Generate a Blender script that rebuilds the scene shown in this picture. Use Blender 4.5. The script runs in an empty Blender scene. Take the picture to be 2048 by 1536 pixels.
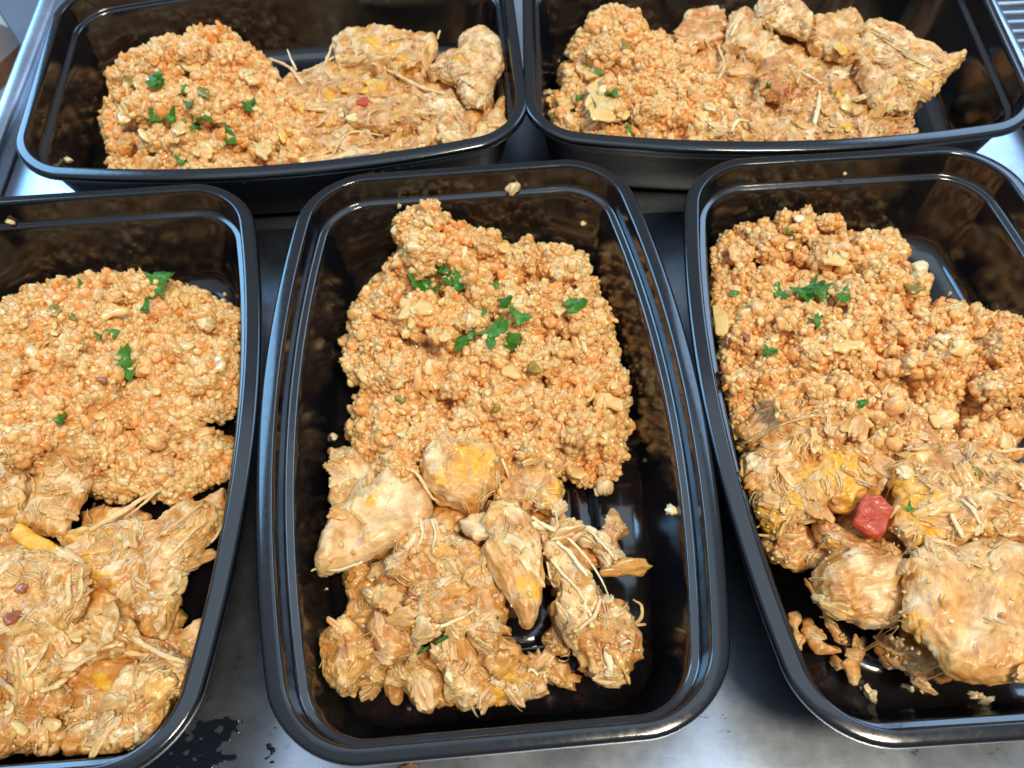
import bpy, bmesh, math, random
import numpy as np
from mathutils import Matrix, Vector
from mathutils.bvhtree import BVHTree

# ------------------------------------------------------------------ camera, light, exposure
SC = bpy.context.scene
COL = SC.collection
FPX, PITCH, CH, CY, ROLL = 1738.4, 1.02548, 0.25332, -0.22318, -0.0436
CAM = np.array([0, CY, CH])
FW = np.array([0, math.cos(PITCH), -math.sin(PITCH)])
UP0 = np.array([0, math.sin(PITCH), math.cos(PITCH)])
RT0 = np.array([1.0, 0, 0])
RT = RT0 * math.cos(ROLL) + UP0 * math.sin(ROLL)
UP = -RT0 * math.sin(ROLL) + UP0 * math.cos(ROLL)
cd = bpy.data.cameras.new('camera')
cam = bpy.data.objects.new('camera', cd)
COL.objects.link(cam)
M = Matrix.Identity(4)
for i in range(3):
    M[i][0] = RT[i]; M[i][1] = UP[i]; M[i][2] = -FW[i]; M[i][3] = CAM[i]
cam.matrix_world = M
cd.sensor_width = 36
cd.lens = FPX / 2048 * 36
cd.clip_start = 0.01
cd.clip_end = 50
cd.dof.use_dof = True
cd.dof.focus_distance = 0.285
cd.dof.aperture_fstop = 20.0
SC.camera = cam

W = bpy.data.worlds.new('World')
SC.world = W
W.use_nodes = True
nt = W.node_tree
bg = nt.nodes['Background']
tc = nt.nodes.new('ShaderNodeTexCoord')
sx = nt.nodes.new('ShaderNodeSeparateXYZ')
rp = nt.nodes.new('ShaderNodeValToRGB')
nt.links.new(tc.outputs['Generated'], sx.inputs[0])
nt.links.new(sx.outputs['Z'], rp.inputs[0])
nt.links.new(rp.outputs[0], bg.inputs['Color'])
rp.color_ramp.elements[0].position = 0.35
rp.color_ramp.elements[0].color = (0.15, 0.15, 0.155, 1)
rp.color_ramp.elements[1].position = 0.9
rp.color_ramp.elements[1].color = (0.31, 0.38, 0.47, 1)
bg.inputs['Strength'].default_value = 1.15

def area(name, loc, target, size, sizey, power, color):
    l = bpy.data.lights.new(name, 'AREA')
    l.shape = 'RECTANGLE'; l.size = size; l.size_y = sizey
    l.energy = power; l.color = color
    o = bpy.data.objects.new(name, l); COL.objects.link(o)
    o.location = loc
    d = Vector(target) - Vector(loc)
    o.rotation_euler = d.to_track_quat('-Z', 'Y').to_euler()
    return o
# ceiling lamp behind and to the right of the photographer, an added overhead panel for soft fill, windows far left and far right
area('ceiling_lamp', (0.50, -0.72, 1.75), (0, 0, 0), 0.34, 0.26, 28, (1.0, 0.86, 0.64))
area('overhead_fill', (0.10, 0.35, 1.9), (0.1, 0.35, 0), 1.8, 1.3, 6, (0.66, 0.83, 1.0))
area('left_window', (-1.60, 1.25, 1.30), (0, 0, 0.9), 0.75, 1.9, 34, (0.27, 0.60, 1.0))
area('right_window', (1.50, 1.35, 1.55), (0, 0, 1.0), 0.8, 1.3, 14, (0.40, 0.66, 1.0))
SC.view_settings.view_transform = 'Standard'
SC.view_settings.look = 'None'
SC.view_settings.exposure = 0.22
SC.view_settings.gamma = 1.0
SC.render.engine = 'CYCLES'
SC.cycles.max_bounces = 6
SC.cycles.use_denoising = True

# ------------------------------------------------------------------ helpers
rng = np.random.default_rng(7)
random.seed(7)

def ray(px, py, z):
    d = FW + RT * ((px - 1024) / FPX) - UP * ((py - 768) / FPX)
    return CAM + d * (z - CH) / d[2]

def hash3(ix, iy, iz, s=0):
    h = (ix.astype(np.int64) * 374761393 + iy.astype(np.int64) * 668265263 + iz.astype(np.int64) * 2147483647 + s * 1274126177) & 0xFFFFFFFF
    h = ((h ^ (h >> 13)) * 1274126177) & 0xFFFFFFFF
    h = ((h ^ (h >> 16)) * 2246822519) & 0xFFFFFFFF
    return ((h ^ (h >> 15)) & 0xFFFFFF) / float(0xFFFFFF)

def vnoise(p, s=0):
    i = np.floor(p).astype(np.int64); f = p - i
    f = f * f * f * (f * (f * 6 - 15) + 10)
    r = 0
    for dx in (0, 1):
        wx = f[:, 0] if dx else 1 - f[:, 0]
        for dy in (0, 1):
            wy = f[:, 1] if dy else 1 - f[:, 1]
            for dz in (0, 1):
                wz = f[:, 2] if dz else 1 - f[:, 2]
                r = r + wx * wy * wz * hash3(i[:, 0] + dx, i[:, 1] + dy, i[:, 2] + dz, s)
    return r * 2 - 1

def fbm(p, o=3, s=0):
    r = 0; a = 1.0; t = 0
    for k in range(o):
        r = r + a * vnoise(p * 2 ** k + 17.3 * k, s + k); t += a; a *= 0.5
    return r / t

def worley(p, s=0):
    i = np.floor(p).astype(np.int64)
    d1 = np.full(len(p), 9.0); d2 = d1.copy(); cid = np.zeros(len(p))
    for dx in (-1, 0, 1):
        for dy in (-1, 0, 1):
            for dz in (-1, 0, 1):
                c = i + np.array([dx, dy, dz])
                q = np.stack([c[:, k] + hash3(c[:, 0], c[:, 1], c[:, 2], s + 11 + k) for k in range(3)], 1)
                d = np.sqrt(((p - q) ** 2).sum(1))
                n = d < d1
                d2 = np.where(n, d1, np.minimum(d2, d))
                cid = np.where(n, hash3(c[:, 0], c[:, 1], c[:, 2], s + 31), cid)
                d1 = np.where(n, d, d1)
    return d1, d2, cid

def mesh_np(name, V, F, smooth=True, col=None, uv=None):
    me = bpy.data.meshes.new(name)
    V = np.asarray(V, float); F = np.asarray(F, np.int64)
    n = F.shape[1]
    me.vertices.add(len(V)); me.vertices.foreach_set('co', V.ravel())
    me.loops.add(F.size); me.loops.foreach_set('vertex_index', F.ravel())
    me.polygons.add(len(F))
    me.polygons.foreach_set('loop_start', np.arange(len(F)) * n)
    me.polygons.foreach_set('loop_total', np.full(len(F), n))
    me.update(calc_edges=True)
    if smooth:
        me.polygons.foreach_set('use_smooth', np.ones(len(F), bool))
    if col is not None:
        a = me.color_attributes.new('tint', 'FLOAT_COLOR', 'POINT')
        c = np.ones((len(V), 4)); c[:, :3] = col
        a.data.foreach_set('color', c.ravel())
    if uv is not None:
        u = me.attributes.new('fib', 'FLOAT_VECTOR', 'POINT')
        u.data.foreach_set('vector', np.asarray(uv, float).ravel())
    me.validate()
    return me

def link(name, me, mat, parent=None, base=None, kind=None):
    o = bpy.data.objects.new(name, me); COL.objects.link(o)
    if mat is not None and not me.materials: me.materials.append(mat)
    if parent is not None: o.parent = parent
    if kind: o['kind'] = kind
    return o

def tag(o, label, cat, group=None):
    o['label'] = label; o['category'] = cat
    if group: o['group'] = group
    return o

def thing(name, loc, label, cat, group=None):
    o = bpy.data.objects.new(name, None); COL.objects.link(o)
    o.location = loc; o.empty_display_size = 0.01
    return tag(o, label, cat, group)

# ------------------------------------------------------------------ materials
def newmat(name):
    m = bpy.data.materials.new(name); m.use_nodes = True
    return m, m.node_tree, m.node_tree.nodes['Principled BSDF']

def N(nt, typ, **kw):
    n = nt.nodes.new(typ)
    for k, v in kw.items():
        if hasattr(n, k): setattr(n, k, v)
    return n

def mixrgb(nt, fac, a, b, mode='MIX'):
    n = nt.nodes.new('ShaderNodeMix'); n.data_type = 'RGBA'; n.blend_type = mode
    for sock, v in ((n.inputs[0], fac), (n.inputs[6], a), (n.inputs[7], b)):
        if hasattr(v, 'is_output'): nt.links.new(v, sock)
        else: sock.default_value = v if not isinstance(v, tuple) or len(v) == 4 else (*v, 1)
    return n.outputs[2]

def maprange(nt, v, a, b, c=0.0, d=1.0):
    n = nt.nodes.new('ShaderNodeMapRange')
    nt.links.new(v, n.inputs[0])
    n.inputs[1].default_value = a; n.inputs[2].default_value = b; n.inputs[3].default_value = c; n.inputs[4].default_value = d
    return n.outputs[0]

def noise(nt, vec, scale, detail=3, rough=0.55):
    n = nt.nodes.new('ShaderNodeTexNoise')
    if vec is not None: nt.links.new(vec, n.inputs['Vector'])
    n.inputs['Scale'].default_value = scale; n.inputs['Detail'].default_value = detail; n.inputs['Roughness'].default_value = rough
    return n.outputs['Fac']

def bump(nt, h, dist, strength, normal=None):
    b = nt.nodes.new('ShaderNodeBump')
    nt.links.new(h, b.inputs['Height']); b.inputs['Distance'].default_value = dist; b.inputs['Strength'].default_value = strength
    if normal is not None: nt.links.new(normal, b.inputs['Normal'])
    return b.outputs[0]

def sss(p, w, scale, r=(1, .45, .2)):
    p.inputs['Subsurface Weight'].default_value = w
    p.inputs['Subsurface Scale'].default_value = scale
    p.inputs['Subsurface Radius'].default_value = r

def coat(nt, p, n, w, r=.13):
    p.inputs['Coat Weight'].default_value = w; p.inputs['Coat Roughness'].default_value = r; p.inputs['Coat IOR'].default_value = 1.42
    if n is not None: nt.links.new(n, p.inputs['Coat Normal'])

def mat_rice():
    m, nt, p = newmat('cauliflower_rice')
    at = N(nt, 'ShaderNodeAttribute', attribute_name='tint')
    sp = nt.nodes.new('ShaderNodeSeparateColor'); nt.links.new(at.outputs['Color'], sp.inputs[0])
    g = nt.nodes.new('ShaderNodeNewGeometry'); pos = g.outputs['Position']
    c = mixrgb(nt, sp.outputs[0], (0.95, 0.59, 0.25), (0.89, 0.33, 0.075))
    big = maprange(nt, noise(nt, pos, 55, 2), 0.42, 0.62)
    c = mixrgb(nt, big, c, mixrgb(nt, 0.35, c, (0.80, 0.28, 0.04)))
    red = maprange(nt, noise(nt, pos, 420, 2), 0.62, 0.72)
    c = mixrgb(nt, red, c, (0.62, 0.19, 0.035))
    c = mixrgb(nt, sp.outputs[1], c, (0.93, 0.76, 0.46))
    nt.links.new(c, p.inputs['Base Color'])
    p.inputs['Roughness'].default_value = 0.36
    p.inputs['IOR'].default_value = 1.42
    sss(p, 0.6, 0.0032, (1, .6, .32))
    h = noise(nt, pos, 900, 2)
    bb = bump(nt, h, 0.0003, 0.6); nt.links.new(bb, p.inputs['Normal']); coat(nt, p, bb, .7, .1)
    return m

def mat_chicken():
    m, nt, p = newmat('spiced_chicken')
    at = N(nt, 'ShaderNodeAttribute', attribute_name='tint')
    sp = nt.nodes.new('ShaderNodeSeparateColor'); nt.links.new(at.outputs['Color'], sp.inputs[0])
    fb = N(nt, 'ShaderNodeAttribute', attribute_name='fib')
    mp = nt.nodes.new('ShaderNodeMapping'); nt.links.new(fb.outputs['Vector'], mp.inputs[0])
    mp.inputs['Scale'].default_value = (0.10, 1, 0.5)
    g = nt.nodes.new('ShaderNodeNewGeometry'); pos = g.outputs['Position']
    fibre = noise(nt, mp.outputs[0], 1500, 3, 0.6)
    fibre2 = noise(nt, mp.outputs[0], 520, 2, 0.6)
    c = mixrgb(nt, maprange(nt, fibre2, 0.35, 0.65), (0.80, 0.41, 0.095), (0.93, 0.61, 0.22))
    spot = maprange(nt, noise(nt, pos, 210, 5, 0.68), 0.47, 0.62)
    c = mixrgb(nt, maprange(nt, spot, 0, 1, 0, .75), c, (0.60, 0.28, 0.065))
    c = mixrgb(nt, maprange(nt, noise(nt, pos, 90, 4, .6), 0.45, 0.62), c, (0.68, 0.31, 0.065))
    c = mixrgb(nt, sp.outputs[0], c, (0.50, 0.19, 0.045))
    c = mixrgb(nt, maprange(nt, sp.outputs[1], 0.05, .7, 0, .95), c, (0.95, 0.75, 0.44))
    pur = maprange(nt, noise(nt, pos, 75, 3), 0.64, 0.74, 0, 0.55)
    c = mixrgb(nt, pur, c, (0.30, 0.15, 0.10))
    c = mixrgb(nt, maprange(nt, sp.outputs[2], 0, .8, 0, .9), c, (0.88, 0.44, 0.02))
    fleck = maprange(nt, noise(nt, pos, 1350, 1), 0.735, 0.76)
    c = mixrgb(nt, fleck, c, (0.07, 0.035, 0.015))
    nt.links.new(c, p.inputs['Base Color'])
    p.inputs['IOR'].default_value = 1.44
    r = maprange(nt, noise(nt, pos, 300, 2), 0.35, 0.65, 0.2, 0.42)
    nt.links.new(r, p.inputs['Roughness'])
    sss(p, 0.45, 0.0022, (1, .6, .3))
    b0 = bump(nt, noise(nt, mp.outputs[0], 800, 2, .5), 0.0009, 0.42)
    b1 = bump(nt, fibre, 0.0006, 0.5, b0)
    b2 = bump(nt, noise(nt, pos, 1200, 2, 0.6), 0.0003, 0.35, b1)
    nt.links.new(b2, p.inputs['Normal']); coat(nt, p, b2, .6, .12)
    return m

def mat_simple(name, col, col2, rough=0.3, s=0.3, scale=0.002, nscale=300, trans=0.0, bd=0.0003, bs=1200):
    m, nt, p = newmat(name)
    g = nt.nodes.new('ShaderNodeNewGeometry'); pos = g.outputs['Position']
    c = mixrgb(nt, maprange(nt, noise(nt, pos, nscale, 3), 0.35, 0.65), col, col2)
    nt.links.new(c, p.inputs['Base Color'])
    p.inputs['Roughness'].default_value = rough
    p.inputs['Transmission Weight'].default_value = trans
    if s: sss(p, s, scale)
    coat(nt, p, None, .6, .08)
    nt.links.new(bump(nt, noise(nt, pos, bs, 2), bd, 0.5), p.inputs['Normal'])
    return m

def mat_plastic():
    m, nt, p = newmat('black_polypropylene')
    g = nt.nodes.new('ShaderNodeNewGeometry'); pos = g.outputs['Position']
    p.inputs['Base Color'].default_value = (0.0055, 0.006, 0.008, 1)
    p.inputs['IOR'].default_value = 1.8
    sm = noise(nt, pos, 60, 4)
    r = maprange(nt, sm, 0.35, 0.7, 0.09, 0.20)
    nt.links.new(r, p.inputs['Roughness'])
    nt.links.new(bump(nt, noise(nt, pos, 130, 2), 0.00022, 0.25), p.inputs['Normal'])
    return m

def mat_rim():
    m, nt, p = newmat('black_satin_rim')
    g = nt.nodes.new('ShaderNodeNewGeometry'); pos = g.outputs['Position']
    p.inputs['Base Color'].default_value = (0.005, 0.006, 0.008, 1)
    p.inputs['IOR'].default_value = 1.68
    r = maprange(nt, noise(nt, pos, 400, 4), 0.3, 0.7, 0.10, 0.17)
    nt.links.new(r, p.inputs['Roughness'])
    nt.links.new(bump(nt, noise(nt, pos, 900, 2), 0.00005, 0.12), p.inputs['Normal'])
    return m

def mat_steel():
    m, nt, p = newmat('worn_stainless_steel')
    g = nt.nodes.new('ShaderNodeNewGeometry'); pos = g.outputs['Position']
    mp = nt.nodes.new('ShaderNodeMapping'); nt.links.new(pos, mp.inputs[0]); mp.inputs['Scale'].default_value = (0.035, 1, 1)
    p.inputs['Metallic'].default_value = 1.0
    st = noise(nt, mp.outputs[0], 1800, 4, 0.7)
    bl = noise(nt, pos, 28, 5, 0.65)
    c = mixrgb(nt, maprange(nt, bl, 0.35, 0.7), (0.40, 0.45, 0.53), (0.60, 0.67, 0.78))
    mp2 = nt.nodes.new('ShaderNodeMapping'); nt.links.new(pos, mp2.inputs[0]); mp2.inputs['Scale'].default_value = (0.5, 1, 1)
    spk = maprange(nt, noise(nt, mp2.outputs[0], 300, 6, 0.78), 0.60, 0.66)
    msk = maprange(nt, noise(nt, pos, 38, 3), 0.47, 0.60)
    mu = nt.nodes.new('ShaderNodeMath'); mu.operation = 'MULTIPLY'
    nt.links.new(spk, mu.inputs[0]); nt.links.new(msk, mu.inputs[1])
    c = mixrgb(nt, mu.outputs[0], c, (0.07, 0.07, 0.08))
    mp3 = nt.nodes.new('ShaderNodeMapping'); nt.links.new(pos, mp3.inputs[0]); mp3.inputs['Scale'].default_value = (0.03, 1, 1); mp3.inputs['Rotation'].default_value = (0, 0, .12)
    scr = maprange(nt, noise(nt, mp3.outputs[0], 1500, 5, 0.8), 0.60, 0.70, 0, .45)
    c = mixrgb(nt, scr, c, (0.80, 0.83, 0.88))
    c = mixrgb(nt, maprange(nt, noise(nt, mp2.outputs[0], 700, 5, .7), .35, .7, 0, .25), c, (0.25, 0.27, 0.31))
    nt.links.new(c, p.inputs['Base Color'])
    r = maprange(nt, noise(nt, pos, 60, 5, .7), 0.3, 0.7, 0.29, 0.37)
    nt.links.new(r, p.inputs['Roughness'])
    nt.links.new(bump(nt, st, 0.00002, 0.22), p.inputs['Normal'])
    return m

def mat_leaf():
    m, nt, p = newmat('cilantro_green')
    g = nt.nodes.new('ShaderNodeNewGeometry'); pos = g.outputs['Position']
    oi = nt.nodes.new('ShaderNodeObjectInfo')
    c = mixrgb(nt, maprange(nt, noise(nt, pos, 420, 3), 0.35, 0.65), (0.012, 0.075, 0.010), (0.05, 0.23, 0.020))
    c = mixrgb(nt, maprange(nt, oi.outputs['Random'], 0, 1, 0, 0.5), c, (0.10, 0.30, 0.035))
    nt.links.new(c, p.inputs['Base Color'])
    p.inputs['Roughness'].default_value = 0.28
    sss(p, 0.15, 0.001, (.3, 1, .2))
    nt.links.new(bump(nt, noise(nt, pos, 1100, 3), 0.0004, 0.7), p.inputs['Normal'])
    return m

RICE, CHK, PLA, RIM, STEEL, LEAF = mat_rice(), mat_chicken(), mat_plastic(), mat_rim(), mat_steel(), mat_leaf()
DULL = mat_simple('black_satin_plastic', (0.006, 0.006, 0.008), (0.008, 0.009, 0.011), 0.35, 0)
DULL.node_tree.nodes['Principled BSDF'].inputs['Coat Weight'].default_value = 0
DULL.node_tree.nodes['Principled BSDF'].inputs['IOR'].default_value = 1.12
ONION = mat_simple('cooked_onion', (0.86, 0.50, 0.17), (0.90, 0.62, 0.27), 0.10, 0.7, 0.004, 250, 0.0, .0002, 500)
GREENP = mat_simple('cooked_green_pepper', (0.20, 0.15, 0.015), (0.36, 0.26, 0.04), 0.22, 0.3)
CHEESE = mat_simple('yellow_pepper', (0.82, 0.40, 0.025), (0.86, 0.56, 0.10), 0.22, 0.4)
TOMATO = mat_simple('tomato_flesh', (0.46, 0.03, 0.015), (0.56, 0.10, 0.045), 0.5, 0.2, 0.001, 420, 0, 0.0004, 1300)
TOMATO.node_tree.nodes['Principled BSDF'].inputs['Coat Weight'].default_value = .15
BEAN = mat_simple('brown_red_skin', (0.30, 0.07, 0.025), (0.42, 0.16, 0.06), 0.35, 0.2, 0.001)
PALE = mat_simple('pale_cauliflower', (0.84, 0.60, 0.30), (0.90, 0.76, 0.50), 0.35, 0.4)
WET = None

# ------------------------------------------------------------------ counter and surroundings
def box_mesh(name, x0, x1, y0, y1, z0, z1, bev=0.0, seg=3):
    bm = bmesh.new(); bmesh.ops.create_cube(bm, size=1)
    for v in bm.verts:
        v.co = ((x0 + x1) / 2 + v.co.x * (x1 - x0), (y0 + y1) / 2 + v.co.y * (y1 - y0), (z0 + z1) / 2 + v.co.z * (z1 - z0))
    if bev: bmesh.ops.bevel(bm, geom=list(bm.edges), offset=bev, segments=seg, profile=0.5, affect='EDGES')
    me = bpy.data.meshes.new(name); bm.to_mesh(me); bm.free()
    for p in me.polygons: p.use_smooth = bool(bev)
    return me

ZC, ZB = -0.0464, -0.0540      # counter heights: front sheet, sunken back sheet
SEAM = 0.0475
o = link('counter_top', box_mesh('counter_top', -0.62, 0.62, -0.60, SEAM, ZC - 0.03, ZC, 0.0016), STEEL); o['kind'] = 'structure'
o = link('counter_back_top', box_mesh('counter_back_top', -0.2425, 0.2580, SEAM + 0.0012, 0.62, ZB - 0.02, ZB, 0.001), STEEL); o['kind'] = 'structure'

def rail(name, x0, x1, y0, y1, ztop, zbot, label):
    return tag(link(name, box_mesh(name, x0, x1, y0, y1, zbot, ztop, 0.0048, 6), STEEL), label, 'rail')
rail('steel_edge_rail', -0.2545, -0.2435, 0.0530, 0.60, ZB + 0.0125, ZB - 0.02, 'rounded pale steel edge rail left of the back left container')
rail('steel_edge_rail', 0.2590, 0.2700, 0.0530, 0.60, ZB + 0.011, ZB - 0.02, 'narrow steel edge rail between the back right container and the wire rack')

mg, ntg, pg = newmat('grey_painted_steel')
pg.inputs['Roughness'].default_value = 0.45; pg.inputs['Metallic'].default_value = 0.6
gg = ntg.nodes.new('ShaderNodeNewGeometry')
ntg.links.new(mixrgb(ntg, noise(ntg, gg.outputs['Position'], 30, 4), (0.10, 0.11, 0.13), (0.20, 0.21, 0.23)), pg.inputs['Base Color'])
mw, ntw, pw = newmat('brown_board')
gw = ntw.nodes.new('ShaderNodeNewGeometry')
mpw = ntw.nodes.new('ShaderNodeMapping'); ntw.links.new(gw.outputs['Position'], mpw.inputs[0]); mpw.inputs['Scale'].default_value = (1, 12, 1)
ntw.links.new(mixrgb(ntw, noise(ntw, mpw.outputs[0], 12, 4), (0.13, 0.06, 0.03), (0.22, 0.11, 0.055)), pw.inputs['Base Color'])
mcr, ntc, pc = newmat('cream_laminate')
gc = ntc.nodes.new('ShaderNodeNewGeometry')
ntc.links.new(mixrgb(ntc, noise(ntc, gc.outputs['Position'], 20, 4), (0.42, 0.46, 0.44), (0.60, 0.62, 0.56)), pc.inputs['Base Color'])
# kitchen floor far below, things beside the table at the top left
o = link('kitchen_floor', box_mesh('kitchen_floor', -3, 3, -2, 4, -0.95, -0.92), mcr); o['kind'] = 'structure'
def prism(name, pts, z0, z1):
    n = len(pts); V = [(x, y, z0) for x, y in pts] + [(x, y, z1) for x, y in pts]
    F = [list(range(n))[::-1], list(range(n, 2 * n))] + [(i, (i + 1) % n, n + (i + 1) % n, n + i) for i in range(n)]
    me = bpy.data.meshes.new(name); me.from_pydata(V, [], F); me.update()
    bm = bmesh.new(); bm.from_mesh(me); bmesh.ops.recalc_face_normals(bm, faces=bm.faces); bm.to_mesh(me); bm.free()
    return me
R2 = lambda px, py, z: tuple(ray(px, py, z)[:2])
tag(link('grey_steel_panel', prism('grey_steel_panel', [(-0.2560, 0.60), (-0.2560, R2(44, 90, -.05)[1]), R2(42, 88, -.05), R2(-60, -70, -.05), (-0.45, 0.60)], ZB - 0.02, -0.0500), mg),
    'dull grey steel panel beyond the left edge rail in the top left corner', 'panel')
tag(link('brown_wooden_board', prism('brown_wooden_board', [R2(60, 70, -.14), R2(-80, 20, -.14), R2(-80, 200, -.14), R2(-5, 130, -.14)], -0.155, -0.14), mw),
    'brown wooden board lying below the grey steel panel at top left', 'board')
tag(link('cream_tray', prism('cream_tray', [R2(90, 0, -.18), R2(-140, -60, -.18), R2(-140, 330, -.18), R2(60, 230, -.18)], -0.20, -0.18), mcr),
    'pale cream tray on the left under the brown board', 'tray')

# wire rack on the right
rk = thing('wire_rack', (0.30, 0.1, -0.09), 'blurred blue grey wire rack beyond the right edge rail', 'rack')
def bar(a, b, r, n=8):
    a = np.array(a, float); b = np.array(b, float); d = b - a; L = np.linalg.norm(d); d /= L
    u = np.cross(d, [0, 0, 1.0]);
    if np.linalg.norm(u) < .1: u = np.cross(d, [1.0, 0, 0])
    u /= np.linalg.norm(u); v = np.cross(d, u)
    t = np.arange(n) / n * 2 * math.pi
    ring = r * (np.cos(t)[:, None] * u + np.sin(t)[:, None] * v)
    V = np.concatenate([a + ring, b + ring]); F = [(i, (i + 1) % n, n + (i + 1) % n, n + i) for i in range(n)]
    return V, F
V, F = bar((0, 0, 0), (0.30, 0, 0), 0.0016)
wm = mesh_np('rack_wire', V, F); wm.materials.append(STEEL)
for k in range(46):
    o = link('wire', wm, None, rk); o.location = (-0.026, -0.13 + k * 0.0088, 0.0)
V, F = bar((0, -0.14, 0), (0, 0.30, 0), 0.0028)
wm2 = mesh_np('rack_rail', V, F); wm2.materials.append(STEEL)
for x in (-0.020, 0.035, 0.09): 
    o = link('cross_wire', wm2, None, rk); o.location = (x, 0, -0.0044)
tag(link('rack_shelf_below', box_mesh('rack_shelf_below', 0.275, 0.62, 0.0500, 0.5, -0.25, -0.24, 0.002), mg), 'dark steel shelf underneath the wire rack at right', 'shelf')

# ------------------------------------------------------------------ containers
HL, B0, R0, KA, KB = 0.111, 0.06207, 0.0232, 0.0, 0.0127
CONT = {  # x, y, rot, z, tilt x, tilt y
    'C': (-0.01099, -0.07528, 0.04421, 0.0, -.003, -.004),
    'L': (-0.16125, -0.08003, 0.03416, 0.0, -.002, -.0015),
    'R': (0.13849, -0.07751, 0.0199, 0.0, .003, .004),
    'A': (-0.10043, 0.11613, 1.61552, -0.0068, 0.004, 0.006),
    'B': (0.12283, 0.11749, 1.5367, -0.0077, -.003, -.003)}
def ring(off, nc=14, ns=26):
    a = HL - off; b = B0 - off
    r = R0 - min(off, 0.0085)
    k = KB * (1 - off / 0.06)
    pts = []
    cs = [(b - r, a - r, 0), (-b + r, a - r, 90), (-b + r, -a + r, 180), (b - r, -a + r, 270)]
    for q in range(4):
        cx, cy, t0 = cs[q]
        for t in np.linspace(t0, t0 + 90, nc): pts.append((cx + r * math.cos(math.radians(t)), cy + r * math.sin(math.radians(t))))
        nx, ny, n0 = cs[(q + 1) % 4]
        e = np.array([nx + r * math.cos(math.radians(n0)), ny + r * math.sin(math.radians(n0))]); s = np.array(pts[-1])
        for j in range(1, ns): pts.append(tuple(s + (e - s) * j / ns))
    p = np.array(pts)
    x = p[:, 0] + np.sign(p[:, 0]) * k * (1 - (p[:, 1] / a) ** 2) * np.minimum(1, abs(p[:, 0]) / (b * .6))
    return np.stack([x, p[:, 1]], 1)
def cmat(n):
    x, y, t, z, tx, ty = CONT[n]
    ex = Vector((math.cos(t), math.sin(t), tx)).normalized(); ey = Vector((-math.sin(t), math.cos(t), ty)).normalized()
    ez = ex.cross(ey).normalized(); ey = ez.cross(ex)
    m = Matrix.Identity(4)
    for i in range(3): m[i][0] = ex[i]; m[i][1] = ey[i]; m[i][2] = ez[i]; m[i][3] = (x, y, z)[i]
    return m
def lathe(name, prof, closed_end=None):
    rings = [ring(o_) for o_, z in prof]; n = len(rings[0])
    V = np.concatenate([np.column_stack([r_, np.full(n, z)]) for r_, (o_, z) in zip(rings, prof)])
    i = np.arange(n); j = (i + 1) % n
    F = np.concatenate([np.stack([k * n + i, k * n + j, (k + 1) * n + j, (k + 1) * n + i], 1) for k in range(len(prof) - 1)])
    F = F.tolist()
    if closed_end: F.append(list(range((len(prof) - 1) * n, len(prof) * n)))
    me = bpy.data.meshes.new(name); me.from_pydata(V.tolist(), [], F); me.update()
    for p in me.polygons: p.use_smooth = True
    if closed_end: me.polygons[len(F) - 1].use_smooth = False
    return me
def arc(cx, cz, r, a0, a1, n):
    return [(cx + r * math.cos(math.radians(a)), cz + r * math.sin(math.radians(a))) for a in np.linspace(a0, a1, n)]
# offsets grow inward; z from the rim top
rim_prof = [(0.0014, -.0034), (0.0004, -.0036), (0.0000, -.0031), (0.0001, -.0016), (.0004, -.0010), (.0009, -.00065), (.0015, -.0005), (.0038, -.0001), (.0044, -.0001), (.00485, -.0007), (.0051, -.0018)]
tub_prof = [(.0051, -.0018), (.0058, -.0092), (.0059, -.0101), (.0062, -.0106), (.0066, -.01082), (.0079, -.01088), (.0083, -.0111), (.0086, -.0118), (.0092, -.0150), (.0112, -.0250), (.0136, -.0365),
            (.0146, -.0395), (.0163, -.0418), (.0188, -.0431), (.0215, -.0435), (.0270, -.0436), (.0300, -.0436), (.0303, -.0429), (.0308, -.0423), (.0318, -.0421), (.0360, -.0421), (.0364, -.0428), (.0367, -.0430), (.0383, -.0430), (.0387, -.0428), (.0391, -.0421), (.0430, -.0421)]
out_prof = [(0.0014, -.0034), (.0030, -.0030), (.0040, -.0034), (.0047, -.0098), (.0070, -.0119), (.0078, -.0150), (.0100, -.0260), (.0124, -.0375), (.0140, -.0415), (.0170, -.0440), (.0215, -.0447), (.0300, -.0447)]
rim_me = lathe('container_rim', rim_prof); rim_me.materials.append(RIM)
tub_me = lathe('container_tub', tub_prof, True); tub_me.materials.append(PLA)
shell_me = lathe('container_shell', out_prof, True); shell_me.materials.append(DULL)
LAB = {'C': 'black meal container in the middle of the front row, floor bare beside its chicken',
       'L': 'open black meal container at front left, cut off by the left edge of the picture',
       'R': 'open black meal container at front right, holding the red tomato piece',
       'A': 'open black meal container at the back left beside the rounded steel rail',
       'B': 'open black meal container at the back right beside the wire rack'}
CM = {}; BVH = {}
H0, HX, HY, HS = -0.2, -0.32, -0.24, 0.0005
HN, HM = 1280, 1160
H = np.full((HN, HM), H0)
tubV = np.array([v.co[:] for v in tub_me.vertices]); tubP = [tuple(p.vertices) for p in tub_me.polygons]
FLOOR = {}
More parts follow.
